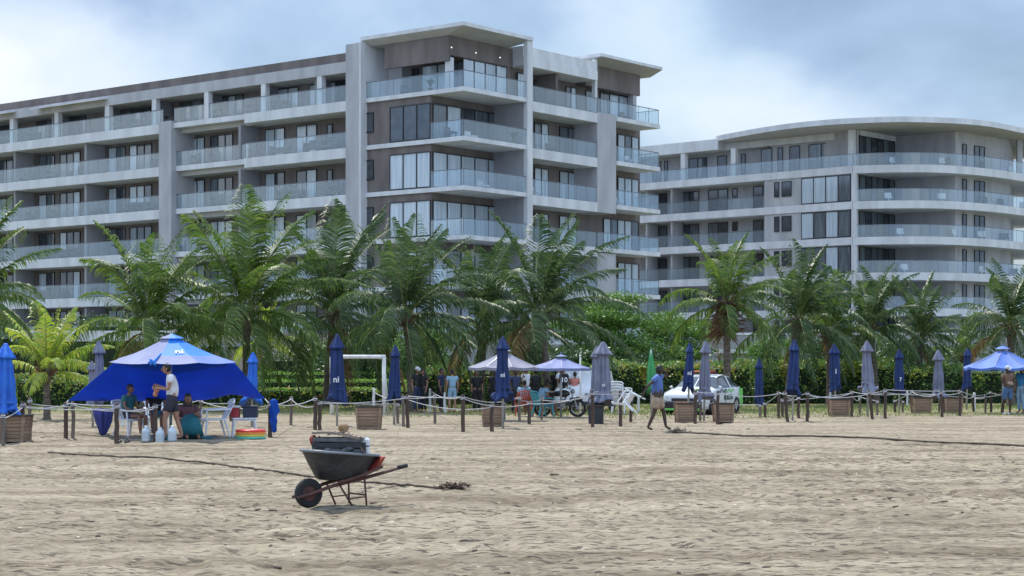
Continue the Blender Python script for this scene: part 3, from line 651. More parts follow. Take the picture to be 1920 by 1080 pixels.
def hedge(name, label, cat, x0, x1, y0, y1, z1, seed, mt=M_leaf, dens=150, size=.13, lump=.33, flowers=0, vari=0, z0=0, ragged=.12, group=None):
    root = thing(name, label, cat, ((x0+x1)/2, (y0+y1)/2, z0), 0, group); cx, cy = root.location[:2]
    g = np.random.default_rng(seed); A_ = (x1-x0)*(z1-z0)*1.0+(x1-x0)*(y1-y0)+2*(y1-y0)*(z1-z0); n = int(A_*dens)
    k = g.random(n); tot = A_; fa = (x1-x0)*(z1-z0)/tot; fb = fa+(x1-x0)*(y1-y0)/tot
    X = g.uniform(x0, x1, n); Y = g.uniform(y0, y1, n); Z = g.uniform(z0, z1, n)
    lum = lambda a, b: (vn(a*1.3, b*1.3, seed)-.5)*2*lump+(vn(a*3.1, b*3.1, seed+1)-.5)*lump
    Yf = y0+g.exponential(.07, n)+lum(X, Z*1.2+5); Zt = z1-g.exponential(.06, n)+lum(X, Y)
    Y = np.where(k < fa, Yf, Y); Z = np.where((k >= fa) & (k < fb), Zt, Z); X = np.where(k >= fb, np.where(g.random(n) < .5, x0, x1)+lum(Y, Z), X)
    Z = np.where(k < fa, z0+(Z-z0)*(1+lum(X, X*.3)/max(.4, z1-z0)), Z)
    if ragged: Z = Z+np.where(g.random(n) < .06, g.exponential(ragged, n), 0)
    P = np.stack([X-cx, Y-cy, Z-z0], 1)
    V_, F_ = leafcloud(P, size, seed); numesh('foliage', V_, F_, [mt], root)
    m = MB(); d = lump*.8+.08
    m.box(x0-cx+d, x1-cx-d, y0-cy+d, y1-cy-d*.5, 0, z1-z0-d); m.build('branches_or_shade_core', M_core, root)  # solid dark core, shade between the leaves put into its colour
    for nf, nm, mm, sz in ((flowers, 'flowers', M_flower, .1), (vari, 'young_leaves', M_vari, .16)):
        if nf:
            q = int(nf*(x1-x0)); cl = g.random(q); Xf = g.uniform(x0, x1, q); Xf += (vn(Xf*.9, Xf*.2, 7)-.5)*2; Xf = np.clip(Xf, x0, x1)
            Zf = z1-g.exponential(.22, q)+lum(Xf, np.full(q, y0+.2))+.04; Yf = np.where(Zf > z1-.15, g.uniform(y0, (y0+y1)/2, q), y0-.05+lum(Xf, Zf*1.2+5))
            V_, F_ = leafcloud(np.stack([Xf-cx, Yf-cy, Zf-z0], 1), sz, seed+3, aspect=.8); numesh(nm, V_, F_, [mm], root)
    return root
def bush(name, label, cat, c, rx, ry, rz, seed, mt=M_leaf, n=9000, size=.16, clumps=40, trunk=False, spread=.2, flat=1.0, group=None, aspect=.42, z0=0.0):
    root = thing(name, label, cat, (c[0], c[1], 0), 0, group); g = np.random.default_rng(seed)
    q = g.normal(size=(clumps, 3)); q /= np.linalg.norm(q, axis=1, keepdims=True); q *= g.uniform(.45, 1.0, (clumps, 1))
    q[:, 2] = np.where(q[:, 2] < -.6, -q[:, 2], q[:, 2]); cc = q*np.array([rx, ry, rz])+[0, 0, c[2]]
    i = g.integers(0, clumps, n); sd = spread*min(rx, rz)*g.uniform(.7, 1.3, clumps)[i]
    P = cc[i]+g.normal(size=(n, 3))*sd[:, None]*[1.25, 1.1, .55*flat]; P[:, 2] = np.maximum(P[:, 2], .05+z0)
    V_, F_ = leafcloud(P, size, seed+1, aspect=aspect); numesh('foliage' if not trunk else 'crown', V_, F_, [mt], root)
    m = MB()
    for k in range(0, clumps, 2):
        e = Vector(cc[k]); s = Vector((g.normal()*.08, g.normal()*.08, z0)); mid = (s+e)/2+Vector((0, 0, .15*rz)); m.tube([s, mid*.5+s*.5+Vector((0, 0, .2)), mid, e], [.09 if trunk else .05, .06, .04, .012], 5, cap=False)
    if trunk: m.tube([(0, 0, -.1), (.05, 0, c[2]*.45), (0, .05, c[2]*.8)], [.22, .17, .1], 8)
    m.build('trunk' if trunk else 'branches_or_shade_core', M_bark, root)
    return root
def X_(x, Y): return (x-960)/FPX*Y
def Z_(y, Y): return CAMH+(HOR-y)/FPX*Y
# clipped terraces of hedge behind the goal
hedge('clipped_hedge', 'lowest bright clipped hedge terrace with flowers along its foot behind the goal frame', 'hedge', X_(478, 80), X_(770, 80), 80, 81.2, Z_(728, 80), 31, M_leaf_l, 230, .09, .07, flowers=34, vari=20)
hedge('clipped_hedge', 'middle bright green clipped hedge terrace behind the goal frame', 'hedge', X_(470, 84), X_(760, 84), 83, 85, Z_(712, 84), 32, M_leaf_l, 170, .09, .05)
hedge('clipped_hedge', 'highest light green clipped hedge terrace behind the palm trunks', 'hedge', X_(475, 89), X_(740, 89), 88, 91, Z_(698, 89), 33, M_leaf_l, 130, .1, .06)
hedge('hedge', 'dark tall hedge above the clipped green terraces', 'hedge', X_(480, 96), X_(720, 96), 96, 98.5, Z_(668, 96), 34, M_leaf_d, 110, .16, .22)
hedge('flowering_hedge', 'flowering hedge with orange blossoms behind the left posts and tent', 'hedge', X_(20, 78), X_(478, 78), 78, 80, Z_(708, 78), 35, M_leaf, 150, .13, .2, flowers=40, vari=50)
hedge('flowering_hedge', 'flowering shrub row behind the standing group and open grey umbrella', 'hedge', X_(775, 82), X_(1130, 82), 82, 84, Z_(690, 82), 36, M_leaf, 150, .14, .25, flowers=40, vari=60)
hedge('flowering_hedge', 'orange flowering hedge behind the walking man and patrol car', 'hedge', X_(1128, 83), X_(1420, 83), 83.5, 86, Z_(682, 83), 37, M_leaf, 150, .14, .22, flowers=46, vari=90)
hedge('hedge', 'green hedge with pale young leaves behind the row of navy umbrellas', 'hedge', X_(1420, 84), X_(1690, 84), 84.2, 87, Z_(680, 84), 38, M_leaf, 150, .14, .25, vari=90)
hedge('hedge', 'plain green hedge behind the right end of the umbrella row', 'hedge', X_(1690, 85), X_(1960, 85), 85, 88, Z_(688, 85), 39, M_leaf, 140, .14, .28, vari=45)
# darker planting behind
hedge('hedge', 'dark garden hedge on the terrace at the far left', 'hedge', X_(-40, 100), X_(180, 100), 98, 102, Z_(622, 100), 40, M_leaf_d, 70, .2, .4, ragged=.3)
hedge('hedge', 'tall dark garden hedge behind the tent and its palm', 'hedge', X_(150, 105), X_(345, 105), 104, 107, Z_(600, 105), 41, M_leaf_d, 70, .2, .4, ragged=.3)
hedge('hedge', 'tall dark hedge between the beige gate wall and the fence', 'hedge', X_(345, 112), X_(480, 112), 110, 112, Z_(585, 112), 42, M_leaf_d, 70, .2, .4, ragged=.3)
bush('leafy_bush', 'leafy bush with drooping long leaves right of the goal', 'bush', (X_(800, 88), 88, 1.9), 1.9, 1.2, 1.9, 51, M_leaf, 9000, .24, 45, aspect=.25)
bush('leafy_bush', 'dark bush with pale blossoms behind the goal crossbar', 'bush', (X_(690, 90), 90, 2.0), 2.1, 1.2, 2.1, 52, M_leaf_d, 8000, .2, 40)
bush('leafy_bush', 'dark bush between the podium wall and the windswept palm', 'bush', (X_(985, 92), 92, 1.9), 1.3, 1.2, 2.0, 53, M_leaf_d, 6500, .18, 34)
bush('feathery_tree', 'feathery bright green tree with layered crown right of the windswept palm', 'tree', (X_(1150, 94), 94, 3.0), 3.6, 2.2, 2.5, 54, M_leaf_f, 26000, .17, 75, True, .17, .45)
bush('feathery_tree', 'smaller feathery green tree below the second block', 'tree', (X_(1262, 97), 97, 2.6), 2.1, 1.7, 2.0, 55, M_leaf_f, 12000, .17, 45, True, .17, .45)
bush('leafy_bush', 'dark shaded bush under the feathery tree', 'bush', (X_(1100, 90), 90, 1.3), 2.2, 1.1, 1.3, 56, M_leaf_d, 6500, .18, 34)
bush('leafy_bush', 'dark shaded bush behind the green closed umbrella', 'bush', (X_(1215, 91), 91, 1.3), 1.8, 1.1, 1.2, 57, M_leaf_d, 5500, .18, 30)
bush('leafy_bush', 'pale green bush behind the fibre-skirted palm', 'bush', (X_(1440, 93), 93, 1.7), 1.7, 1.2, 1.5, 58, M_leaf_f, 6000, .18, 30)
bush('leafy_bush', 'dark bush behind the yellowing palm frond', 'bush', (X_(1560, 94), 94, 1.6), 2.2, 1.2, 1.6, 59, M_leaf_d, 7000, .18, 34)
bush('leafy_bush', 'dark bush under the ragged low palm', 'bush', (X_(1720, 95), 95, 1.6), 2.6, 1.2, 1.5, 60, M_leaf_d, 7500, .18, 36)
bush('leafy_bush', 'orange tinged bush above the young yellow palm', 'bush', (X_(88, 96), 96, 2.6), .8, .8, 1.0, 61, M_vari, 1300, .16, 14, z0=0)
bush('leafy_bush', 'dark green bush between the tall slim palm and the fence', 'bush', (X_(560, 84), 94, 1.5), 1.2, 1, 1.4, 62, M_leaf, 4500, .18, 26)
# garden walls
M_beige = mat('beige_wall', (.4, .35, .27), .85, (.32, .28, .215), 1.2, stretch=(1, 1, .3))
M_wood = mat('weathered_fence_wood', (.3, .25, .17), .85, (.2, .16, .11), 2, stretch=(14, 1, .4))
g = thing('gate_wall', 'beige gate wall with cream lintel behind the tent peak', 'wall', (X_(400, 101), 101, 0))
m = MB(); x0 = X_(318, 101)-g.location.x; x1 = X_(378, 101)-g.location.x
m.box(x0, x1, 0, .5, Z_(640, 101), Z_(618, 101)); m.box(x1-.5, x1+.001, -.1, -.001, 0, Z_(619, 101)); m.build('lintel', M_beige, g)
m = MB(); m.box(x1, X_(456, 101)-g.location.x, 0, .4, Z_(645, 101), Z_(628, 101)); m.box(x1, X_(490, 101)-g.location.x, .1, .35, 0, Z_(655, 101)); m.build('wall', M_beige, g)
m = MB(); 
for x in (388, 420, 478): m.box(X_(x, 101)-g.location.x, X_(x, 101)-g.location.x+.22, -.25, -.05, 0, Z_(643, 101))
m.box(x1, X_(485, 101)-g.location.x, -.22, -.08, Z_(650, 101), Z_(644, 101)); m.build('frame', M_mid, g)
g = thing('garden_fence', 'tall weathered board fence behind the clipped hedges', 'fence', (X_(585, 103), 103, 0))
m = MB(); 
for i in range(24):
    x = X_(520, 103)-g.location.x+i*.19; m.box(x, x+.17, 0, .04, 0, Z_(626, 103)+.04*(i % 3))
m.build('boards', M_wood, g); m = MB(); m.box(X_(520, 103)-g.location.x, X_(640, 103)-g.location.x, .05, .12, 2.6, 2.75); m.build('rail', M_wood, g)
g = thing('planter_wall', 'pale terrace wall edge showing through the palms at left', 'wall', (X_(200, 97), 97, 0))
m = MB(); m.box(X_(20, 97)-g.location.x, X_(350, 97)-g.location.x, 0, .4, Z_(640, 97), Z_(620, 97)); m.build('coping', M_white, g)
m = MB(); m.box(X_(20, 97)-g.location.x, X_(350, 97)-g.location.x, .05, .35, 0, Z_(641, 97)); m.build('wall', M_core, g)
g = thing('pool_terrace', 'blue grey terrace wall with glass rail between two palm trunks', 'wall', (X_(925, 106), 106, 0))
m = MB(); m.box(X_(832, 106)-g.location.x, X_(1000, 106)-g.location.x, 0, 6, 0, Z_(622, 106)); m.build('wall', M_mid, g)
railing(g, [(X_(832, 106)-g.location.x, .1), (X_(1000, 106)-g.location.x, .1)], Z_(622, 106), .55)
g = thing('flat_roof_pavilion', 'low pavilion with flat pale roof behind the bare trunk palm', 'pavilion', (X_(1400, 100), 100, 0))
m = MB(); m.box(X_(1350, 100)-g.location.x, X_(1450, 100)-g.location.x, 0, 4, Z_(662, 100), Z_(655, 100)); m.build('roof', M_white, g)
m = MB(); m.box(X_(1362, 100)-g.location.x, X_(1440, 100)-g.location.x, .4, 3.5, 0, Z_(662.5, 100)); m.build('wall', M_mid, g)
g = thing('garden_wall', 'plain grey garden wall below the curved balconies', 'wall', (X_(1600, 118), 118, 0))
m = MB(); m.box(X_(1290, 118)-g.location.x, X_(2000, 118)-g.location.x, 0, .4, 0, Z_(628, 118)); m.build('wall', M_mid, g)
m = MB(); m.box(X_(1290, 118)-g.location.x, X_(2000, 118)-g.location.x, -.05, .45, Z_(628, 118)+.002, Z_(624, 118)); m.build('coping', M_white, g)
# ------------------------------------------------------------ beach furniture
M_post = mat('dark_wet_wood', (.10, .065, .05), .85, (.05, .032, .026), 6, bump=.6, stretch=(1, 1, .2))
M_post2 = mat('grey_brown_wood', (.2, .16, .13), .9, (.11, .085, .07), 6, bump=.6, stretch=(1, 1, .2))
M_postw = mat('white_painted_wood', (.7, .7, .68), .7, (.5, .5, .5), 5, stretch=(1, 1, .3))
M_rope = mat('white_rope', (.5, .5, .52), .9, (.34, .34, .36), 12)
M_navy = mat('navy_canvas', (.010, .034, .14), .75, (.006, .02, .085), 2.5, bump=.3)
M_blue = mat('bright_blue_canvas', (.02, .15, .62), .7, (.015, .1, .48), 2.5, bump=.3)
M_greyc = mat('grey_canvas', (.2, .21, .28), .8, (.13, .14, .2), 2.5, bump=.3)
M_greyl = mat('pale_grey_canvas', (.24, .24, .3), .8, (.18, .18, .24), 2.0)
M_steel = mat('grey_metal_pole', (.4, .42, .44), .35, metal=.5)
M_crate = mat('planter_slat_wood', (.34, .23, .155), .85, (.2, .135, .09), 3, bump=.5, stretch=(.5, .5, 4))
M_rimd = mat('dark_planter_rim', (.045, .038, .035), .8)
M_blackp = mat('black_fabric', (.03, .031, .036), .85, (.045, .046, .05), 4)
M_wplast = mat('white_plastic', (.75, .77, .8), .35, (.66, .69, .74), 2)
M_txt = mat('white_print', (.75, .77, .8), .7)
def textmesh(txt, size, ext=.004):
    cu = bpy.data.curves.new('txt', 'FONT'); cu.body = txt; cu.size = size; cu.extrude = ext; cu.align_x = 'CENTER'; cu.align_y = 'CENTER'; cu.resolution_u = 3; cu.offset = size*.02
    o = bpy.data.objects.new('txt', cu); C.objects.link(o); dg = bpy.context.evaluated_depsgraph_get()
    me = bpy.data.meshes.new_from_object(o.evaluated_get(dg)); bpy.data.objects.remove(o); bpy.data.curves.remove(cu); return me
def text_part(name, txt, size, mt, parent, fn):
    me = textmesh(txt, size); me.materials.clear(); me.materials.append(mt)
    for v in me.vertices: v.co = fn(v.co)
    o = bpy.data.objects.new(name, me); C.objects.link(o); o.parent = parent; return o
POSTS = {}
def post(x, yt, yb, kind='d', xt=None, label=None):
    b = ground(x, yb); zt = Z_(yt, b.y); rnd = random.Random(int(x*7)); Yb = b.y
    r = {'d': .05, 'g': .042, 'w': .05}[kind]*(1.0 if Yb < 60 else .95)
    tx_ = ((xt or x)-x)/FPX*Yb
    m = MB(); n = 6; m.tube([(tx_*i/n+rnd.uniform(-.012, .012), rnd.uniform(-.012, .012), -.12+(zt+.12)*i/n) for i in range(n+1)], [r*1.08*rnd.uniform(.93, 1.05) for _ in range(n)]+[r*.82], 7)
    gzb = gz(b.x, b.y)
    o = m.build('wooden_post', {'d': M_post, 'g': M_post2, 'w': M_postw}[kind], None, True, (b.x, b.y, gzb*.5))
    m = MB(); zr = zt*.9; pts = [(tx_*.9+math.cos(t*1.1)*(r+.012), math.sin(t*1.1)*(r+.012), zr+.012*t*.5-.04) for t in range(16)]
    if kind != 'w': m.tube(pts, .014, 4, cap=False); q = m.build('rope_knot', M_rope, o)
    POSTS[x] = (b.x+tx_*.9, b.y, zr)
    tag(o, label, 'post', 'wooden posts of the roped beach enclosure'); return o
PL = [(5, 775, 835, 'g'), (43, 753, 827, 'd'), (56, 745, 824, 'g'), (123, 753, 821, 'd'), (137, 753, 821, 'g'), (219, 756, 832, 'd'), (291, 756, 828, 'd'), (377, 748, 792, 'g'), (433, 750, 790, 'd'),
 (507, 753, 820, 'd'), (546, 743, 797, 'g'), (591, 743, 806, 'd'), (599, 751, 806, 'd'), (746, 756, 794, 'g'), (756, 740, 800, 'g'), (764, 740, 802, 'd'), (815, 737, 794, 'g'), (868, 740, 810, 'd'), (922, 756, 809, 'd'),
 (974, 743, 791, 'g'), (992, 753, 795, 'd'), (1016, 743, 787, 'g'), (1111, 732, 801, 'd'), (1163, 732, 800, 'd'), (1183, 745, 791, 'd'), (1304, 732, 795, 'd'), (1313, 753, 789, 'g'), (1346, 732, 794, 'd'),
 (1425, 759, 782, 'g'), (1434, 755, 782, 'd'), (1460, 733, 785, 'd'), (1467, 748, 782, 'd'), (1477, 733, 790, 'd', 1471), (1497, 743, 784, 'd'), (1514, 733, 790, 'd'), (1597, 732, 781, 'd'), (1612, 743, 777, 'g'),
 (1637, 731, 786, 'd', 1629), (1645, 751, 779, 'g'), (1660, 728, 785, 'd'), (1678, 750, 773, 'd'), (1693, 752, 773, 'g'), (1710, 731, 773, 'd'), (1767, 732, 782, 'd', 1764), (1800, 730, 780, 'd'), (1812, 743, 766, 'g'),
 (1825, 740, 772, 'd'), (1848, 740, 774, 'g'), (1858, 733, 773, 'd'), (1880, 734, 774, 'd'), (1919, 734, 775, 'd')]
near = {5: 'tan post leaning on the planter at the left edge', 43: 'dark post just right of the planter at the left edge', 219: 'thick dark post left of the water jugs under the blue tent', 291: 'dark post standing between the plastic jugs', 507: 'dark post with blue cloth tied at its top right of the rainbow pool',
 868: 'lone dark post on open sand left of the middle planter', 922: 'dark post in front of the planter with the navy umbrella', 1111: 'dark post in front of the black fabric planter', 1163: 'thick dark post right of the black fabric planter', 1304: 'dark post at the right side of the planter beside the patrol car', 1346: 'dark post in front of the planter below the car lettering',
 1514: 'dark post with white top on the sand between navy umbrellas', 1477: 'dark post leaning left right of the patrol car', 1637: 'dark post leaning left beside the grey umbrella', 591: 'left one of two dark posts close together behind the wheelbarrow load', 599: 'right one of two dark posts close together behind the wheelbarrow load'}
um_ref = [(190, 'grey umbrella behind the tent'), (632, 'large navy umbrella'), (739, 'navy umbrella by the goal'), (943, 'middle navy umbrella'), (1130, 'big grey umbrella'), (1290, 'navy umbrella before the car'), (1320, 'grey umbrella before the car'), (1424, 'short navy umbrella'), (1486, 'tallest navy umbrella'), (1567, 'navy umbrella with white logo'), (1627, 'grey umbrella in the right row'), (1686, 'slim navy umbrella'), (1761, 'rightmost grey umbrella'), (1812, 'rightmost navy umbrella')]
def sidelabel(x):
    ux, nm = min(um_ref, key=lambda q_: abs(q_[0]-x)); return ('left' if x < ux else 'right')+' of the '+nm
seen = {}
for p in PL:
    x = p[0]; lb = near.get(x)
    if not lb:
        c = 'grey brown' if p[3] == 'g' else 'dark'; hgt = 'nearer' if p[2] > 789 else 'farther'
        lb = f'{c} {hgt} rope post {sidelabel(x)}'; k = seen.get(lb, 0); seen[lb] = k+1
        if k: lb = f'{["", "second", "third", "fourth"][k]} {c} {hgt} rope post from left, {sidelabel(x)}'
    post(*p[:4], xt=p[4] if len(p) > 4 else None, label=lb)
for x, yt, yb, lb in ((701, 727, 778, 'short white post left of the right goal post'), (806, 729, 772, 'white post behind the ropes beside the standing group'), (834, 736, 774, 'white post right of the standing group'), (1197, 742, 772, 'white post behind the walking man'), (1480, 738, 760, 'short white post below the tall navy umbrella'),
    (1556, 731, 762, 'white post above the planter with the logo umbrella'), (1701, 733, 760, 'white post behind the slim navy umbrella'), (1827, 736, 770, 'white post among dark posts near the right edge'), (230, 772, 800, 'white stake behind the seated woman at left')):
    post(x, yt, yb, 'w', label=lb)
for o_ in list(C.objects):
    if o_.name.startswith('wooden_post') and o_.get('group') and 'white' in o_['label'].split()[0:2]: pass
def rope(a, b, sag, k=0):
    A_, B_ = Vector(POSTS[a]), Vector(POSTS[b]); d = (B_-A_).length
    A_.z += k*.05; B_.z += k*.04; s = sag*min(1.0, d/4)
    pts = [A_.lerp(B_, t/10)-Vector((0, 0, 4*s*(t/10)*(1-t/10))) for t in range(11)]
    o_ = A_.copy(); m = MB(); m.tube([p-o_ for p in pts], .0125, 5)
    return m.build('rope', M_rope, None, True, o_)
spans = [(5, 43), (43, 123), (43, 219), (123, 219), (219, 291), (291, 377), (56, 137), (137, 291), (377, 433), (377, 507), (433, 507), (507, 546), (507, 591), (546, 599), (599, 746), (599, 764), (701, 756), (756, 815), (764, 868), (764, 922), (806, 868), (868, 922), (868, 974), (922, 992), (992, 1111), (1016, 1111), (974, 1016), (1111, 1163),
 (1163, 1183), (1304, 1346), (1346, 1460), (1313, 1425), (1434, 1460), (1460, 1514), (1477, 1497), (1467, 1597), (1514, 1597), (1514, 1637), (1597, 1612), (1597, 1660), (1612, 1645), (1637, 1660), (1637, 1710), (1660, 1767), (1660, 1800), (1678, 1710), (1710, 1767), (1710, 1812), (1767, 1800), (1800, 1825), (1800, 1858), (1825, 1848), (1825, 1880), (1858, 1919), (1880, 1919)]
rr = random.Random(4)
for a, b in spans:
    o_ = rope(a, b, rr.uniform(.02, .18), rr.choice((-1, 0, 1)))
    ua = min(um_ref, key=lambda q_: abs(q_[0]-(a+b)/2))
    tag(o_, 'white sagging rope strung between weathered posts of the enclosure', 'rope', 'white ropes of the beach enclosure')
# ------------------------------------------------------------ goal frame
g0 = ground(720, 778); g = thing('goal_frame', 'white metal football goal frame behind the large navy umbrella', 'goal', g0)
w_ = X_(720, g0.y)-X_(622, g0.y); h_ = Z_(669, g0.y)
for nm, a, b in (('post', (0, 0, -.1), (0, 0, h_)), ('post', (-w_, .0, -.1), (-w_, 0, h_)), ('crossbar', (-w_, 0, h_), (0.05, 0, h_)), ('rear_stay', (0, 0, h_*.98), (.1, .9, 0)), ('rear_stay', (-w_, 0, h_*.98), (-w_, .9, 0))):
    m = MB(); m.tube([a, (Vector(a)+Vector(b))/2, b], .07 if nm != 'rear_stay' else .03, 8); m.build(nm, M_postw, g, True)
# ------------------------------------------------------------ closed umbrellas
def closed_umbrella(x, yt, yc, wpx, ybase, mt, label, seed, logo=None, cap=True, flare=1.0, group='closed beach umbrellas', slim=False):
    taper = mt.name.startswith('grey')
    b = ground(x, ybase); Y = b.y; k = Y/FPX; zt = Z_(yt, Y); zc = Z_(yc, Y); R_ = wpx/2*k; H = zt-zc; rnd = random.Random(seed)
    g = thing('closed_umbrella', label, 'umbrella', (b.x, Y, 0), rnd.uniform(0, 6), group)
    m = MB(); m.tube([(0, 0, -.2), (0, 0, zt-.1)], .035, 7); m.build('pole', M_steel, g, True)
    g.rotation_euler.x = R(rnd.uniform(-1.5, 1.5)); g.rotation_euler.y = R(rnd.uniform(-2, 2)); ph = [rnd.uniform(0, 6.28) for _ in range(5)]; npl = 7 if not slim else 5
    def fr(amp):
        def f(i, th): return 1+amp*abs(math.cos(npl*th/2*1.0+ph[0]+i*.07+.3*math.sin(2*th+ph[4])))**.8-amp*.6+.12*math.sin(2*th+ph[1]+i*.3)+.05*math.sin(5*th+ph[2]-i*.9)
        return f
    if slim: pf = [(.02, 1), (.25, .93), (.5, .75), (.8, .5), (.95, .25), (1, .1), (.9, 0)]
    elif taper: pf = [(.02, .985), (.26, .93), (.36, .86), (.42, .77), (.46, .68), (.5, .58), (.56, .47), (.6, .36), (.63, .26), (.62, .18), (.8, .10), (.96*flare, .04), (1.0*flare, 0), (.88*flare, .012)]
    else: pf = [(.02, .985), (.32, .93), (.42, .86), (.52, .78), (.6, .68), (.6, .58), (.66, .48), (.7, .38), (.68, .28), (.74, .2), (.70, .12), (.86*flare, .05), (.92*flare, 0), (.8*flare, .012)]
    m = MB(); m.lathe([(R_*r*rnd.uniform(.95, 1.05), zc+H*z+rnd.uniform(-.012, .012)) for r, z in pf], 56, fr=fr(.5))
    cx_ = rnd.uniform(-.03, .03)
    m.v = [(v[0]+cx_*math.sin(v[2]*2), v[1], v[2]+((.09*math.sin(2*math.atan2(v[1], v[0])+ph[3])+.05*math.sin(5*math.atan2(v[1], v[0])+ph[2])) if v[2] < zc+.07*H else 0)) for v in m.v]
    m.build('canopy', mt, g, True)
    if cap and not slim:
        m = MB(); m.lathe([(.03, zt+.02), (R_*.15, zt), (R_*.30, zt-.045*H), (R_*.50, zt-.11*H), (R_*(.70 if taper else .72), zt-.175*H), (R_*(.82 if taper else .8), zt-.205*H), (R_*.55, zt-.19*H)], 48, fr=fr(.38)); m.build('vent_cap', mt, g, True)
    if not slim:
        m = MB(); m.lathe([(R_*.66, zc+.15*H), (R_*.76, zc+.165*H), (R_*.76, zc+.19*H), (R_*.7, zc+.2*H)], 30, fr=fr(.2), cap=False); m.build('tie_strap', mt, g, True)
    if logo:
        rz = g.rotation_euler.z
        for tx_, zz, sz in logo:
            def fn(v, zz=zz): 
                xx = v.x; y = -math.sqrt(max(.0004, (R_*.98)**2-xx*xx))-.03-v.z; z = zc+H*zz+v.y
                c, s = math.cos(-rz), math.sin(-rz); return Vector((xx*c-y*s, xx*s+y*c, z))
            text_part('printed_letters', tx_, sz*H, M_txt, g, fn)
    return g
UM = [ (8, 645, 778, 48, 829, M_blue, 'bright blue closed umbrella at the left edge', dict(flare=1.15)),
 (190, 640, 752, 30, 812, M_greyc, 'grey closed umbrella with pointed vent cap behind the blue tent', {}),
 (174, 678, 755, 24, 800, M_greyc, 'smaller grey closed umbrella half hidden behind the taller grey one at left', {}),
 (472, 662, 752, 27, 800, M_blue, 'bright blue closed umbrella behind the right slope of the tent', dict(flare=1.5)),
 (632, 628, 752, 37, 798, M_navy, 'large navy closed umbrella with white letters at the left end of the goal', dict(logo=[('ni', .33, .13)])),
 (739, 648, 750, 26, 796, M_navy, 'navy closed umbrella right of the goal', {}),
 (943, 632, 748, 34, 803, M_navy, 'navy closed umbrella with white stripe print in front of the open grey umbrella', dict(logo=[('ni', .38, .1)], flare=1.25)),
 (1130, 642, 757, 40, 794, M_greyc, 'large grey closed umbrella standing in the black fabric planter', dict(flare=1.15, logo=[('ni', .3, .07)])),
 (1115, 650, 750, 26, 788, M_greyc, 'grey closed umbrella half hidden behind the large grey one', {}),
 (1221, 651, 735, 15, 778, mat('green_canvas', (.05, .3, .1), .7, (.03, .22, .07), 2), 'slim green closed parasol behind the walking man', dict(slim=True)),
 (1290, 643, 731, 22, 790, M_navy, 'navy closed umbrella with white letters in front of the patrol car bonnet', dict(logo=[('ni', .36, .13)])),
 (1320, 640, 747, 28, 789, M_greyc, 'grey closed umbrella in front of the patrol car cabin', dict(flare=1.1)),
 (1424, 673, 757, 18, 780, M_navy, 'short navy closed umbrella right of the patrol car', {}),
 (1486, 638, 736, 28, 789, M_navy, 'tallest navy closed umbrella right of the patrol car', {}),
 (1567, 646, 730, 24, 779, M_navy, 'navy closed umbrella with small white print above a lone planter', dict(logo=[('i', .4, .16)])),
 (1627, 640, 735, 28, 781, M_greyc, 'grey closed umbrella between two navy ones in the right row', dict(flare=1.2)),
 (1686, 656, 735, 20, 775, M_navy, 'navy closed umbrella with white corner print right of the row\'s grey one', dict(logo=[('7', .3, .12)])),
 (1761, 657, 748, 26, 774, M_greyc, 'rightmost grey closed umbrella, above two planters', dict(flare=1.3)),
 (1812, 653, 728, 20, 768, M_navy, 'navy closed umbrella left of the open blue umbrella', {})]
for i, (x, yt, yc, wp, yb, mt, lb, kw) in enumerate(UM): closed_umbrella(x, yt, yc, wp, yb, mt, lb, 100+i, **kw)
# planters
def planter(x0, x1, yt, yb, label, mt=M_crate, fabric=False, tilt=0):
    b = ground((x0+x1)/2, yb); Y = b.y; k = Y/FPX; w1 = (x1-x0)/2*k; w0 = w1*.86; h = Z_(yt, Y); c = b.y+w1
    g = thing('planter_box', label, 'planter', (b.x, c, 0), tilt, 'slatted wooden planters holding umbrellas' if not fabric else None)
    m = MB(); n = 7 if not fabric else 1
    for i in range(n):
        za, zb = h*i/n+.006, h*(i+1)/n-.004; ra = w0+(w1-w0)*i/n; rb = w0+(w1-w0)*(i+1)/n-.004; j = .008*((i*37) % 5-2)/2
        m.hexa([(-ra-j, -ra, za), (ra+j, -ra, za), (ra+j, ra, za), (-ra-j, ra, za), (-rb-j, -rb, zb), (rb+j, -rb, zb), (rb+j, rb, zb), (-rb-j, rb, zb)])
    m.build('slats' if not fabric else 'body', mt, g)
    if not fabric:
        for sx_ in (-1, 1):
            for sy_ in (-1, 1):
                m = MB(); a0, a1 = w0*.99, w1*.99; t = .035
                m.hexa([(sx_*a0+d1*t, sy_*a0+d2*t, 0) for d1, d2 in ((-1, -1), (1, -1), (1, 1), (-1, 1))]+[(sx_*a1+d1*t, sy_*a1+d2*t, h-.006) for d1, d2 in ((-1, -1), (1, -1), (1, 1), (-1, 1))]); m.build('corner_batten', mt, g)
    m = MB(); e = w1+.035
    for q in ((-e, e, -e, -e+.09), (-e, e, e-.09, e), (-e, -e+.09, -e+.091, e-.091), (e-.09, e, -e+.091, e-.091)): m.box(*q, h-.003, h+.04)
    m.build('rim', M_rimd, g); m = MB(); m.box(-e+.1, e-.1, -e+.1, e-.1, h-.2, h-.03); m.build('sand_fill', M_post2, g); return g
planter(-16, 44, 781, 829, 'dark slatted planter at the left edge below the bright blue umbrella')
planter(668, 713, 764, 805, 'brown slatted planter under the right goal post')
planter(904, 944, 762, 800, 'slatted planter behind the dark post left of the navy umbrella pole')
planter(1102, 1133, 762, 795, 'black fabric planter under the large grey umbrella', M_blackp, True)
planter(1268, 1306, 758, 793, 'slatted planter in front of the patrol car bonnet')
planter(1340, 1376, 758, 792, 'slatted planter in front of the patrol car door lettering')
planter(1558, 1593, 750, 781, 'pale slatted planter below the navy umbrella with white print')
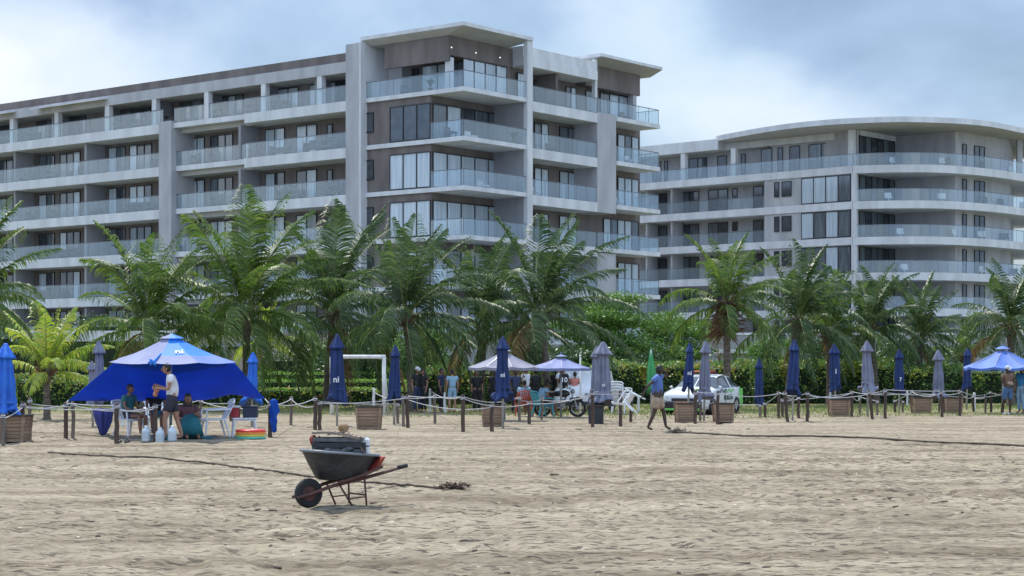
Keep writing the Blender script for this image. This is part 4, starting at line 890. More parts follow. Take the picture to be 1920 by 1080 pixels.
planter(1714, 1747, 747, 775, 'pale slatted planter left of the rightmost grey umbrella')
planter(1773, 1805, 747, 775, 'reddish brown slatted planter at the right of the rightmost grey umbrella')
# ------------------------------------------------------------ open umbrellas
def open_umbrella(x, yp, xl, xr, yr, ybase, mats, label, seed, n=8, group='open beach umbrellas', side=0.0, ribs=True, sq=False, tilt=0, pole_mat=None):
    b = ground(x, ybase); Y = b.y; k = Y/FPX; zp = Z_(yp, Y); zr = Z_(yr, Y); Rr_ = (xr-xl)/2*k; rnd = random.Random(seed); ox = ((xl+xr)/2-x)*k
    g = thing('open_umbrella', label, 'umbrella', (b.x, Y, 0), 0, group)
    m = MB(); m.tube([(0, 0, -.15), (0, 0, zp-.02)], .035, 8); m.build('pole', pole_mat or M_steel, g, True)
    ph = side; rim = [(ox+Rr_*math.cos(ph+2*math.pi*i/n), Rr_*math.sin(ph+2*math.pi*i/n)) for i in range(n)]
    m = MB(); N = 6
    for i in range(n):
        a = rim[i]; c = rim[(i+1) % n]; mi = i % len(mats) if len(mats) > 1 else 0
        grid = []
        for s in range(N+1):
            t = s/N*.86+.14; row = []
            for q in range(5):
                f = q/4; px = (a[0]*(1-f)+c[0]*f)*t; py = (a[1]*(1-f)+c[1]*f)*t
                sag = -.16*(zp-zr)*math.sin(math.pi*f)*t-.10*(zp-zr)*math.sin(math.pi*t)
                z = zp-(zp-zr)*t**1.05+sag+(.05*math.sin(math.pi*f) if s == N else 0); row.append((px, py, z))
            grid.append(row)
        for s in range(N):
            for q in range(4): m.quad(grid[s][q], grid[s+1][q], grid[s+1][q+1], grid[s][q+1], m=mi)
        for q in range(4):
            p, r_ = grid[N][q], grid[N][q+1]; m.quad(p, (p[0], p[1], p[2]-.09), (r_[0], r_[1], r_[2]-.09), r_, m=mi)
    c_ = m.build('canopy', mats, g, False)
    m = MB(); m.lathe([(Rr_*.19, zp-.14*(zp-zr)+.05), (Rr_*.1, zp+.03), (.03, zp+.06), (.012, zp+.14)], 8); m.build('vent_cap', mats[0], g)
    for i in range(n):
        m = MB(); a = rim[i]; m.tube([(0, 0, zp-.03), (a[0]*.55, a[1]*.55, zp-(zp-zr)*.56-.04), (a[0], a[1], zr-.02)], .012, 4); m.build('rib', M_steel, g)
    return g
open_umbrella(946, 657, 876, 1012, 688, 788, [M_greyl], 'pale grey open umbrella sheltering the group beside the motorcycle', 1, side=.25)
open_umbrella(1052, 668, 985, 1108, 690, 782, [mat('bluish_grey_canvas', (.17, .2, .38), .75, (.13, .155, .3), 2)], 'bluish grey open umbrella above the motorcycle', 2, side=.1)
open_umbrella(1880, 652, 1806, 1956, 688, 775, [mat('mid_blue_canvas', (.08, .17, .5), .7, (.06, .13, .42), 2)], 'blue open umbrella cut by the right edge', 3, side=.3)
# blue tent: umbrella with a wind cloth tied down behind it
bt = ground(320, 822); Yt = bt.y; kt = Yt/FPX
tent = thing('beach_tent', 'big blue and grey beach umbrella with blue wind cloth tied to posts', 'tent', (bt.x, Yt, 0))
m = MB(); m.tube([(0, 0, -.1), (0, 0, Z_(632, Yt))], .035, 8); m.build('pole', M_steel, tent, True)
def tp(x, y, dy=0.0): Y = Yt+dy; return ((x-960)/FPX*Y-bt.x, dy, Z_(y, Y))
pk = tp(322, 629)
rimp = [tp(204, 679, -.2), tp(288, 681, -1.35), tp(372, 680, -1.3), tp(443, 679, -.1), tp(420, 672, 1.2), tp(315, 668, 1.6), tp(222, 672, 1.1)]
M_blueb = mat('sky_blue_canvas', (.03, .25, .78), .65, (.02, .2, .7), 2, trans=.25); M_lav = mat('lavender_grey_canvas', (.27, .3, .47), .75, (.22, .24, .41), 2, trans=.2)
M_midb = mat('washed_blue_canvas', (.16, .24, .62), .7, (.12, .2, .55), 2, trans=.2)
cols = [(M_lav, M_lav), (M_blueb, M_lav), (M_blueb, M_midb), (M_blueb, M_midb), (M_blueb, M_blueb), (M_midb, M_midb), (M_lav, M_lav)]
tm = [M_lav, M_blueb, M_midb]; m = MB(); nR = len(rimp); N = 8
for i in range(nR):
    a, c = Vector(rimp[i]), Vector(rimp[(i+1) % nR]); P_ = Vector(pk)
    G_ = [[P_.lerp(a.lerp(c, q/6), .1+.9*s/N)-Vector((0, 0, .035*math.sin(math.pi*q/6)*(s/N)+.05*math.sin(math.pi*s/N))) for q in range(7)] for s in range(N+1)]
    for s in range(N):
        for q in range(6):
            mt_ = cols[i][0 if s < 5 else 1]
            if i == 1: mt_ = M_lav if (s >= 5 or q+s*.0 < 0) else M_blueb
            m.quad(G_[s][q], G_[s+1][q], G_[s+1][q+1], G_[s][q+1], m=tm.index(mt_))
m.build('canopy', tm, tent)
m = MB(); top = [tuple(Vector(pk).lerp(Vector(p), .2)+Vector((0, 0, .06))) for p in rimp]
for i in range(nR): m.quad(tuple(Vector(pk)+Vector((0, 0, .05))), top[i], top[(i+1) % nR], m=0 if i in (0, 6) else 1)
m.build('vent_cap', [M_lav, M_blueb], tent)
# printed letters lie on the front panel
a, c, P_ = Vector(rimp[1]), Vector(rimp[2]), Vector(pk); nn = (c-a).cross(P_-a).normalized(); nn = nn if nn.y < 0 else -nn
up_ = (P_-(a+c)/2).normalized(); rt = (c-a).normalized(); ctr = P_.lerp((a+c)/2, .55)+rt*.12
text_part('printed_letters', 'ni', .3, M_txt, tent, lambda v: ctr+rt*v.x+up_*v.y+nn*(-.035+v.z))
# the knotted tie at the front rib
m = MB(); rk = random.Random(9)
kp = Vector(rimp[1])
for i in range(9):
    d = Vector((rk.uniform(-1, .6), -.4, rk.uniform(-.6, .9))); m.tube([kp, kp+d*.07+Vector((0, 0, .03)), kp+d*.13], [.04, .03, .008], 5)
m.tube([kp, kp.lerp(P_, .2)+Vector((0, 0, .0)), kp.lerp(P_, .4)-Vector((0, 0, .03))], [.04, .03, .012], 6)
m.build('knotted_tie', M_blueb, tent, True)
# wind cloth
Mcl = mat('royal_blue_cloth', (.012, .13, .6), .7, (.008, .10, .5), 1.2, bump=.3, trans=.5)
tl, tr_ = Vector(tp(212, 681, 1.0)), Vector(tp(441, 681, .9)); bl, br = Vector(tp(128, 751, 2.6)), Vector(tp(497, 748, 2.6))
m = MB(); nx, nz_ = 40, 14; base = len(m.v); rows = []
for j in range(nz_+1):
    t = j/nz_; row = []
    for i in range(nx+1):
        s = i/nx; p = tl.lerp(tr_, s).lerp(bl.lerp(br, s), t)
        p.z -= .10*math.sin(math.pi*s)*t*(1-t)*2; 
        p.z += t*(.14*math.exp(-((s-.83)/.09)**2))-.03*t*math.sin(math.pi*s)
        p.y += .10*math.sin(s*9+t*2)*t*(1-t)*2+.25*math.sin(math.pi*s)*t
        row.append(p)
    rows.append(row)
m.v = [tuple(p) for r_ in rows for p in r_]; W_ = nx+1
for j in range(nz_):
    for i in range(nx): m.f.append((j*W_+i, j*W_+i+1, (j+1)*W_+i+1, (j+1)*W_+i)); m.m.append(0)
o_ = m.build('wind_cloth', Mcl, tent, True); sd = o_.modifiers.new('thick', 'SOLIDIFY'); sd.thickness = .008
for p, q in ((bl, (tp(118, 762, 1.2))), (br, tp(507, 760, 1.2))):
    m = MB(); m.tube([p, q], .015, 5); m.build('guy_rope', M_rope, tent)
# blue cloth tied round the post right of the tent
x_, y_, z_ = POSTS[507]
m = MB(); m.lathe([(.02, 0), (.05, .04), (.06, .2), (.09, .3), (.07, .42), (.1, .55), (.07, .7), (.09, .78), (.03, .84)], 26, fr=lambda i, th: 1+.35*math.sin(3*th+i*1.3)+.2*math.sin(7*th)); tag(m.build('tied_cloth', Mcl, None, True, (x_+.1, y_-.1, z_-.68)), 'royal blue cloth bundle tied to the post right of the tent', 'cloth')
# ------------------------------------------------------------ plastic chair, stool, table things
def chair(loc, rz, label, mt=M_wplast, group='white plastic armchairs', s=1.0, recline=.0, cat='chair'):
    g = thing('plastic_chair', label, cat, loc, rz, group); g.scale = (s, s, s)
    m = MB(); m.box(-.24, .24, -.24, .22, .40, .435); m.box(-.24, .24, -.27, -.24, .37, .43); bevel(m.build('seat', mt, g), .015)
    m = MB(); N = 7     # curved slatted back
    for i in range(N):
        a = -1+2*i/(N-1); x = a*.22; y0_ = .22-.03*(1-a*a)+0; y1_ = .36+recline+.05*(1-a*a)
        m.hexa([(x-.024, y0_, .43), (x+.024, y0_, .43), (x+.024, y0_+.02, .43), (x-.024, y0_+.02, .43), (x-.024, y1_, .86-.05*a*a), (x+.024, y1_, .86-.05*a*a), (x+.024, y1_+.02, .86-.05*a*a), (x-.024, y1_+.02, .86-.05*a*a)])
    m.tube([(-.26, .34+recline, .80), (-.22, .37+recline, .87), (0, .42+recline, .9), (.22, .37+recline, .87), (.26, .34+recline, .80)], .025, 6)
    m.tube([(-.25, .3+recline*.5, .62), (0, .34+recline*.5, .64), (.25, .3+recline*.5, .62)], .018, 6)
    m.build('backrest', mt, g)
    for sx_ in (-1, 1):
        m = MB(); m.tube([(sx_*.27, -.26, .41), (sx_*.28, -.24, .64), (sx_*.28, .0, .655), (sx_*.27, .3+recline*.5, .66)], .024, 6); m.build('armrest', mt, g)
        for a, b in (((sx_*.23, -.22, .4), (sx_*.27, -.28, 0)), ((sx_*.22, .2, .42), (sx_*.26, .32, 0))):
            m = MB(); m.tube([a, b], [.035, .022], 6); m.build('leg', mt, g)
    return g
def gat(x, y): p = ground(x, y); return (p.x, p.y, gz(p.x, p.y))
c0 = chair(gat(402, 819), R(-68), 'empty white plastic armchair under the right side of the tent', recline=.06, s=1.05)
def chair_copy(loc, rz, label, group='white plastic armchairs', s=1.0):
    c = copy_tree(c0); c.location = loc; c.rotation_euler.z = rz; c.scale = (s,)*3; c['label'] = label; c['group'] = group; return c
chair_copy(gat(243, 818), R(50), 'white plastic armchair under the seated person at the tent\'s left')
chair_copy(gat(293, 812), R(20), 'white plastic armchair with the person in red cap')
st = gat(1166, 777)
for i in range(4): chair_copy((st[0], st[1], st[2]+i*.1), R(150), ['lowest', 'second lowest', 'second highest', 'highest'][i]+' white chair of the stack beside the walking man', 'stacked white chairs')
def stool(loc, label, s=1.0):
    g = thing('plastic_stool', label, 'stool', loc, .2); m = MB(); m.box(-.3, .3, -.25, .25, .46, .5); m.box(-.28, .28, -.23, .23, .42, .459); bevel(m.build('top', M_wplast, g), .012)
    for a in (-1, 1):
        for b in (-1, 1): m = MB(); m.tube([(a*.25, b*.2, .44), (a*.3, b*.24, 0)], [.035, .025], 6); m.build('leg', M_wplast, g)
    return g
sl = gat(458, 818); stool(sl, 'white plastic stool table with coolers on it')
for dx, w2, h2, cc, lb in ((-.22, .2, .3, (.35, .03, .04), 'dark red picnic cooler on the left of the white stool'), (.16, .36, .3, (.02, .03, .07), 'dark navy bag on the right of the white stool')):
    g = thing('cooler_box', lb, 'cooler', (sl[0]+dx, sl[1], sl[2]+.502)); mm = mat('cooler_'+str(w2), cc, .5)
    m = MB(); m.box(-w2/2, w2/2, -.14, .14, 0, h2-.05); bevel(m.build('body', mm, g), .02); m = MB(); m.box(-w2/2-.01, w2/2+.01, -.15, .15, h2-.049, h2); bevel(m.build('lid', M_wplast if dx < 0 else mm, g), .012)
    m = MB(); m.tube([(-w2/2+.02, 0, h2-.02), (-w2/4, 0, h2+.06), (w2/4, 0, h2+.06), (w2/2-.02, 0, h2-.02)], .01, 5); m.build('handle', M_blackp, g)
# inflatable pool
pl = gat(470, 823); g = thing('inflatable_pool', 'small rainbow striped inflatable pool on the sand right of the tent', 'paddling pool', pl)
for i, (cc, nm) in enumerate((((.1, .5, .4), 'green_ring'), ((.6, .5, .08), 'yellow_ring'), ((.75, .25, .05), 'orange_ring'), ((.7, .06, .05), 'red_ring'))):
    m = MB(); m.tube([(.34*math.cos(t), .3*math.sin(t), .03+i*.055) for t in np.linspace(0, 2*math.pi, 25)], .034, 8, cap=False); m.build(nm, mat('vinyl_'+nm, cc, .3), g, True)
m = MB(); m.lathe([(.33, .01), (.33, .02)], 20); m.build('floor', mat('vinyl_floor', (.2, .5, .6), .3), g)
# water jugs
M_jug = mat('cloudy_plastic_jug', (.5, .58, .62), .25, (.38, .46, .52), 6, spec=.8)
for i, (x, y, lb) in enumerate(((274, 828, 'left of the three big clear water jugs under the tent'), (300, 829, 'water jug with white cap, middle of the three under the tent'), (323, 829, 'right of the three big clear water jugs under the tent'))):
    g = thing('water_jug', lb, 'jug', gat(x, y), i, 'water jugs under the tent')
    m = MB(); m.lathe([(.06, 0), (.105, .01), (.11, .05), (.1, .09), (.11, .13), (.1, .17), (.11, .22), (.095, .27), (.05, .32), (.035, .34)], 16); m.build('body', M_jug, g, True)
    m = MB(); m.lathe([(.042, .335), (.042, .375), (.03, .38)], 12); m.build('cap', M_wplast, g)
    m = MB(); m.tube([(.09, 0, .25), (.12, 0, .31), (.05, 0, .33)], .012, 5); m.build('handle', M_jug, g)
m = MB(); sh = gat(345, 822); n_ = 14
for i in range(n_):
    for j in range(5):
        f = lambda a, b: (a/n_*1.5-.75, b/5*.9-.45, .02+.015*math.sin(a*1.3+b))
        m.quad(f(i, j), f(i+1, j), f(i+1, j+1), f(i, j+1))
o_ = m.build('beach_towel', mat('teal_cloth', (.01, .16, .2), .85, (.008, .11, .15), 3), None, True, (sh[0], sh[1], sh[2]+.01)); o_.modifiers.new('t', 'SOLIDIFY').thickness = .01
tag(o_, 'dark teal towel spread under the standing man and sitting woman', 'towel')
g0 = gat(192, 818); m = MB(); m.lathe([(.03, .02), (.07, .05), (.12, .2), (.17, .38), (.19, .55), (.2, .68), (.12, .7)], 36, fr=lambda i, th: 1+.3*math.sin(3*th+i*.4)+.18*math.sin(8*th+i*.2)); tag(m.build('draped_towel', mat('violet_blue_cloth', (.06, .07, .28), .85, (.04, .05, .2), 3), None, True, g0), 'violet blue towel bundle hanging left of the seated person', 'towel')
g0 = gat(232, 829); g = thing('sandal', 'dark sandals left in the sand by the thick post', 'sandals', g0)
for dx in (-.1, .08):
    m = MB(); m.box(dx-.05, dx+.05, -.12, .12, .0, .03); m.tube([(dx-.045, 0, .03), (dx, -.02, .08), (dx+.045, 0, .03)], .014, 5); m.build('shoe', M_blackp, g)
# ------------------------------------------------------------ people
SK = {'tan': mat('tan_skin', (.36, .19, .12), .55, (.3, .15, .09), 6), 'brown': mat('brown_skin', (.23, .12, .08), .5, (.18, .09, .06), 6), 'dark': mat('deep_brown_skin', (.045, .025, .018), .45, (.045, .024, .017), 6)}
M_hair = mat('black_hair', (.012, .01, .009), .6)
def cloth(c, nm): return mat('cloth_'+nm, c, .85, tuple(q*.72 for q in c), 5)
def skinmesh(V_, E_, rad, sub=1):
    me = bpy.data.meshes.new('sk'); ks_ = list(V_); me.from_pydata([tuple(V_[k]) for k in ks_], [(ks_.index(a), ks_.index(b)) for a, b in E_], [])
    bm = bmesh.new(); bm.from_mesh(me); ly = bm.verts.layers.skin.verify(); bm.verts.ensure_lookup_table()
    for i, k in enumerate(ks_):
        r = rad[k]; bm.verts[i][ly].radius = r if isinstance(r, tuple) else (r, r); bm.verts[i][ly].use_root = i == 0
    bm.to_mesh(me); bm.free(); o = bpy.data.objects.new('sk', me); C.objects.link(o)
    o.modifiers.new('s', 'SKIN').use_smooth_shade = True; o.modifiers.new('u', 'SUBSURF').levels = sub; o.modifiers['u'].render_levels = sub
    dg = bpy.context.evaluated_depsgraph_get(); m2 = bpy.data.meshes.new_from_object(o.evaluated_get(dg))
    vs = [tuple(v.co) for v in m2.vertices]; fs = [tuple(p.vertices) for p in m2.polygons]; bpy.data.objects.remove(o); return vs, fs
BASE = dict(pel=(0, 0, .95), wai=(0, 0, 1.1), che=(0, 0, 1.3), nec=(0, 0, 1.47), hea=(0, -.02, 1.62),
    shL=(.18, 0, 1.42), elL=(.23, .02, 1.14), wrL=(.24, -.06, .89), shR=(-.18, 0, 1.42), elR=(-.23, .02, 1.14), wrR=(-.24, -.06, .89),
    hiL=(.095, 0, .90), knL=(.11, -.02, .49), anL=(.11, .02, .08), hiR=(-.095, 0, .90), knR=(-.11, -.02, .49), anR=(-.11, .02, .08))
def person(label, loc, rz, over=None, skin='tan', top=None, bottom=None, hair=M_hair, hat=None, s=1.0, fat=1.0, blen=.8, sleeve=.5, dress=False, look=0.0, long_hair=False, shoes=None, group=None, name='person'):
    J = {k: Vector(v) for k, v in BASE.items()}
    for k, v in (over or {}).items(): J[k] = Vector(v)
    g = thing(name, label, 'person', loc, rz, group); g.scale = (s, s, s); SM = SK[skin]
    for sd in 'LR':
        a, b = J['el'+sd], J['wr'+sd]; J['ha'+sd] = b+(b-a).normalized()*.07
        f = Vector((0, -1, 0)); J['to'+sd] = J['an'+sd]+Vector((0, -.14, -.045))
        J['sm'+sd] = J['sh'+sd].lerp(J['el'+sd], .5); J['tm'+sd] = J['hi'+sd].lerp(J['kn'+sd], .5); J['cm'+sd] = J['kn'+sd].lerp(J['an'+sd], .35)
    rad = dict(pel=(.13*fat, .105*fat), wai=(.125*fat, .1*fat), che=(.15*fat, .11*fat), nec=.052, skb=.05)
    for sd in 'LR':
        rad.update({'sh'+sd: .058, 'sm'+sd: .05, 'el'+sd: .038, 'wr'+sd: .027, 'ha'+sd: .034, 'hi'+sd: .088*fat, 'tm'+sd: .078*fat, 'kn'+sd: .055, 'cm'+sd: .056, 'an'+sd: .036, 'to'+sd: .03})
    J['skb'] = J['nec'].lerp(J['hea'], .5)
    E_ = [('pel', 'wai'), ('wai', 'che'), ('che', 'nec'), ('nec', 'skb')]
    for sd in 'LR': E_ += [('che', 'sh'+sd), ('sh'+sd, 'sm'+sd), ('sm'+sd, 'el'+sd), ('el'+sd, 'wr'+sd), ('wr'+sd, 'ha'+sd), ('pel', 'hi'+sd), ('hi'+sd, 'tm'+sd), ('tm'+sd, 'kn'+sd), ('kn'+sd, 'cm'+sd), ('cm'+sd, 'an'+sd), ('an'+sd, 'to'+sd)]
    order = ['pel']+[k for k in rad if k != 'pel']
    vs, fs = skinmesh({k: J[k] for k in order}, E_, rad)
    m = MB(); m.v = vs; m.f = fs; m.m = [0]*len(fs)
    # head with jaw, nose, ears, brow
    H = J['hea']; cl, sl_ = math.cos(look), math.sin(look)
    def hp(x, y, z): return (H.x+x*cl-y*sl_, H.y+x*sl_+y*cl, H.z+z)
    n0 = len(m.v); m.ball((0, 0, 0), .074, .093, .118, 16, rings=12)
    for i in range(n0, len(m.v)):
        x, y, z = m.v[i]; jaw = 1-.28*max(0, -z/.118); x *= jaw
        if y < -.05: y = -.05+(y+.05)*.8
        for ex in (-.03, .03):
            d = (x-ex)**2+(z-.005)**2
            if y < 0 and d < .0006: y += .009
        m.v[i] = hp(x, y, z)
    n0 = len(m.v); m.tube([(0, -.083, .02), (0, -.1, -.015), (0, -.106, -.028), (0, -.09, -.038)], [.008, .012, .015, .01], 6)
    for sx_ in (-1, 1): m.ball((sx_*.074, .01, -.005), .012, .022, .032, 8, rings=5)
    m.tube([(-.022, -.083, -.06), (0, -.089, -.058), (.022, -.083, -.06)], .007, 5)
    for i in range(n0, len(m.v)): m.v[i] = hp(*m.v[i])
    # five fingers each hand
    for sd, q_ in (('L', 1), ('R', -1)):
        w_, h_ = J['wr'+sd], J['ha'+sd]; d = (h_-w_).normalized(); sdv = d.cross(Vector((q_, .3, .2))).normalized(); nr_ = d.cross(sdv)
        for i, l_ in enumerate((.07, .08, .075, .058)):
            p = h_+sdv*(.025-.017*i)+d*.015; m.tube([p, p+d*l_*.5+nr_*.006, p+d*l_*.85+nr_*.03], [.0095, .0085, .006], 5)
        p = h_+sdv*.03-d*.03; m.tube([p, p+sdv*.03+d*.02, p+sdv*.038+d*.05+nr_*.012], [.012, .01, .007], 5)
    m.build('body', SM, g, True)
    m = MB()
    for ex in (-.03, .03): m.ball((0, 0, 0), .001); m.v = m.v[:-len(m.v)] if False else m.v
    m = MB()
    for ex in (-.03, .03): m.ball(hp(ex, -.078, .008), .012, .008, .008, 8, rings=5)
    m.build('eyes', mat('eye', (.05, .04, .04), .3), g)
    if hair:
        m = MB(); n0 = 0; m.ball((0, .012, .022), .083, .1, .112, 14, rings=10); keep = []
        m.v = [hp(x, y, (z if z > -.02-.5*y*0 or y > .0 else -.0)) if not (y < -.03 and z < .05) else hp(x*.93, y*.72+.0, max(z, .045)) for x, y, z in m.v]; m.build('hair', hair, g, True)
        if long_hair: m = MB(); m.lathe([(.07, 0), (.1, -.1), (.11, -.25), (.05, -.33)], 12, (H.x, H.y+.05, H.z+.02), sy=.6); m.build('long_hair', hair, g, True)
    if hat:
        m = MB(); m.lathe([(.088, .0), (.09, .05), (.07, .1), (.02, .125)], 14, sy=1.12); 
        m.tube([(0, -.07, .01), (0, -.13, 0), (0, -.18, -.012)], [.075, .07, .045], 8, flat=.12); m.v = [hp(x, y, z+.03) for x, y, z in m.v]; m.build('cap', hat, g, True)
    if top:
        V_ = {k: J[k] for k in ('wai', 'che')}; V_['pel2'] = J['pel'].lerp(J['wai'], -.3); V_['nk'] = J['che'].lerp(J['nec'], .72)
        r_ = dict(wai=(.155*fat, .132*fat), che=(.178*fat, .138*fat), pel2=(.165*fat, .14*fat), nk=.08); e_ = [('pel2', 'wai'), ('wai', 'che'), ('che', 'nk')]
        for sd in 'LR':
            V_['sh'+sd] = J['sh'+sd]; V_['s2'+sd] = J['sh'+sd].lerp(J['el'+sd], sleeve); V_['s1'+sd] = J['sh'+sd].lerp(J['el'+sd], sleeve*.5); r_['sh'+sd] = .086; r_['s1'+sd] = .082; r_['s2'+sd] = .078; e_ += [('che', 'sh'+sd), ('sh'+sd, 's1'+sd), ('s1'+sd, 's2'+sd)]
        od = ['che']+[k for k in V_ if k != 'che']; vs, fs = skinmesh({k: V_[k] for k in od}, e_, r_); m = MB(); m.v = vs; m.f = fs; m.m = [0]*len(fs); m.build('shirt', top, g, True)
    if bottom:
        V_ = {'pel': J['pel'], 'wb': J['pel'].lerp(J['wai'], .8)}; r_ = dict(pel=(.146*fat, .125*fat), wb=(.134*fat, .112*fat)); e_ = [('pel', 'wb')]
        for sd in 'LR':
            V_['hi'+sd] = J['hi'+sd]; V_['t1'+sd] = J['hi'+sd].lerp(J['kn'+sd], blen*.5); V_['t2'+sd] = J['hi'+sd].lerp(J['kn'+sd], blen) if blen <= 1 else J['kn'+sd]; r_['hi'+sd] = .105*fat; r_['t1'+sd] = .1*fat; r_['t2'+sd] = .092*fat; e_ += [('pel', 'hi'+sd), ('hi'+sd, 't1'+sd), ('t1'+sd, 't2'+sd)]
            if blen > 1: V_['t3'+sd] = J['an'+sd].lerp(J['kn'+sd], .1); r_['t3'+sd] = .06; r_['t2'+sd] = .072; e_.append(('t2'+sd, 't3'+sd))
        vs, fs = skinmesh(V_, e_, r_); m = MB(); m.v = vs; m.f = fs; m.m = [0]*len(fs); m.build('trousers' if blen > 1 else 'shorts', bottom, g, True)
    if dress:
        m = MB(); k1 = (J['knL']+J['knR'])/2; k2 = (J['anL']+J['anR'])/2
        m.tube([J['wai'], J['pel'], k1+Vector((0, .05, .02)), k2+Vector((0, 0, .02))], [.13, .18, .2, .24], 14, flat=.8); m.build('skirt', dress, g, True)
    return g
SIT = dict(pel=(0, .05, .5), wai=(0, .07, .66), che=(0, .05, .86), nec=(0, .02, 1.03), hea=(0, -.03, 1.18), shL=(.18, .02, .98), elL=(.24, -.05, .72), wrL=(.18, -.27, .62), shR=(-.18, .02, .98), elR=(-.24, -.05, .72), wrR=(-.18, -.27, .62),
    hiL=(.1, 0, .5), knL=(.12, -.42, .5), anL=(.12, -.42, .09), hiR=(-.1, 0, .5), knR=(-.12, -.42, .5), anR=(-.12, -.45, .09))
def sit(**k): d = dict(SIT); d.update(k); return d
# standing man in the white shirt, in profile facing left, hands raised in front of the chest
person('standing man in white t-shirt and dark shorts under the blue tent holding fruit', gat(322, 826), R(-85), dict(wai=(0, .03, 1.1), che=(0, 0, 1.3), nec=(0, -.06, 1.46), hea=(0, -.12, 1.59), shL=(.18, -.01, 1.4), elL=(.23, -.05, 1.13), wrL=(.12, -.3, 1.16), shR=(-.18, -.01, 1.4), elR=(-.23, -.02, 1.12), wrR=(-.1, -.28, 1.2),
    knL=(.11, -.14, .48), anL=(.11, -.13, .08), knR=(-.11, .1, .47), anR=(-.11, .22, .09)), 'tan', cloth((.75, .76, .8), 'white_shirt'), cloth((.035, .035, .055), 'dark_shorts'), s=1.07, fat=1.12, blen=.72)
fp = gat(322, 826); m = MB(); m.ball((0, 0, 0), .07, .06, .08); m.ball((-.03, 0, -.1), .06, .06, .07)
tag(m.build('fruit', mat('papaya_flesh', (.5, .2, .12), .6), None, True, (fp[0]-.36, fp[1]+.0, 1.2)), 'reddish fruit pieces held by the man in the white shirt', 'fruit')
# walking man
wk = gat(1232, 808)
person('man in blue t-shirt and tan shorts walking barefoot with a raised arm and a chair', wk, R(98), dict(wai=(0, .0, 1.1), che=(0, -.03, 1.3), nec=(0, -.05, 1.46), hea=(0, -.08, 1.6), shL=(.17, -.07, 1.41), elL=(.27, -.36, 1.45), wrL=(.14, -.17, 1.63), shR=(-.18, .06, 1.39), elR=(-.25, .29, 1.2), wrR=(-.22, .4, 1.0),
    knL=(.11, -.2, .5), anL=(.1, -.26, .1), knR=(-.11, .1, .49), anR=(-.1, .27, .09)), 'dark', cloth((.09, .17, .42), 'faded_blue_shirt'), cloth((.38, .28, .2), 'tan_shorts'), s=1.04, fat=1.34, blen=.85)
cw = chair_copy((wk[0]-.5, wk[1]-.25, .72), R(60), 'white plastic chair carried at the side of the walking man', None, .75); cw.rotation_euler = (R(-60), R(10), R(70))
# under the tent
person('person in teal top sitting on a white chair at the left of the tent', gat(243, 818), R(62), SIT, 'brown', cloth((.03, .15, .17), 'teal_top'), cloth((.05, .05, .08), 'navy_shorts'), s=1.0, blen=.5)
person('person in red cap and black shirt sitting behind the jugs', gat(292, 814), R(15), SIT, 'brown', cloth((.015, .015, .02), 'black_shirt'), cloth((.05, .3, .34), 'aqua_print_shorts'), hat=mat('red_cap', (.35, .02, .02), .7), blen=.9)
person('woman in patterned top and teal skirt sitting on the sand right of the standing man', gat(352, 822), R(20), sit(pel=(0, .05, .16), wai=(0, .06, .32), che=(0, .04, .52), nec=(0, .0, .7), hea=(0, -.04, .84), shL=(.17, .02, .65), elL=(.25, -.1, .45), wrL=(.16, -.3, .5), shR=(-.17, .02, .65), elR=(-.25, -.1, .45), wrR=(-.14, -.3, .42), hiL=(.1, 0, .14), knL=(.14, -.36, .36), anL=(.12, -.55, .08), hiR=(-.1, 0, .14), knR=(-.14, -.36, .36), anR=(-.12, -.55, .08)),
    'brown', cloth((.12, .05, .06), 'maroon_top'), None, dress=cloth((.01, .13, .16), 'dark_teal_skirt'), s=1.15, long_hair=True)
# behind the ropes
def ps(x, y): return gat(x, y)
B_ = cloth((.012, .012, .016), 'black'); N_ = cloth((.02, .035, .09), 'navy'); Wt = cloth((.62, .65, .7), 'white'); Lb = cloth((.25, .42, .55), 'light_blue')
grp = 'people gathered behind the ropes'
person('person in black top and jeans with white cap right of the dark palm trunk', ps(782, 774), R(40), None, 'brown', B_, N_, hat=Wt, blen=1.2, s=.98, group=grp)
person('long-haired woman in black beside the white-capped person', ps(794, 774), R(-50), None, 'brown', B_, B_, blen=1.2, s=.95, long_hair=True, group=grp)
person('person in navy shirt standing between the two white posts', ps(827, 773), R(75), dict(elL=(.2, -.2, 1.2), wrL=(.1, -.4, 1.15)), 'brown', N_, B_, blen=1.2, s=.96, group=grp)
person('person in light blue and white standing right of the navy-shirted one', ps(848, 774), R(200), None, 'tan', Lb, Lb, blen=.9, s=.94, group=grp)
person('person in long black clothes standing left of the navy umbrella', ps(894, 772), R(20), None, 'brown', B_, B_, blen=1.2, s=.92, fat=1.1, long_hair=True, sleeve=.95, group=grp)
person('person in black leaning behind the middle planter', ps(926, 772), R(-20), None, 'dark', B_, B_, blen=1.2, s=.92, group=grp)
person('dark-clad person standing under the grey umbrella', ps(966, 776), R(35), None, 'dark', N_, B_, blen=1.2, s=.95, group=grp)
person('person in white t-shirt under the grey umbrella', ps(986, 773), R(-120), dict(elL=(.26, -.15, 1.25), wrL=(.1, -.3, 1.35)), 'brown', Wt, B_, blen=1.2, s=.98, group=grp)
person('dark standing figure beside the umbrella pole', ps(1004, 772), R(180), None, 'dark', B_, B_, blen=1.2, s=.95, group=grp)
person('person in black and white jersey with a number on the back', ps(1057, 772), R(185), None, 'brown', B_, B_, blen=.9, s=1.0, fat=1.1, group=grp)
jr = ps(1057, 772); P_j = C.objects[-1]
for o_ in C.objects:
    if o_.get('label', '').startswith('person in black and white jersey'): jy = o_
text_part('jersey_number', '10', .26, M_txt, jy, lambda v: Vector((-v.x, .165+v.z, 1.22+v.y)))
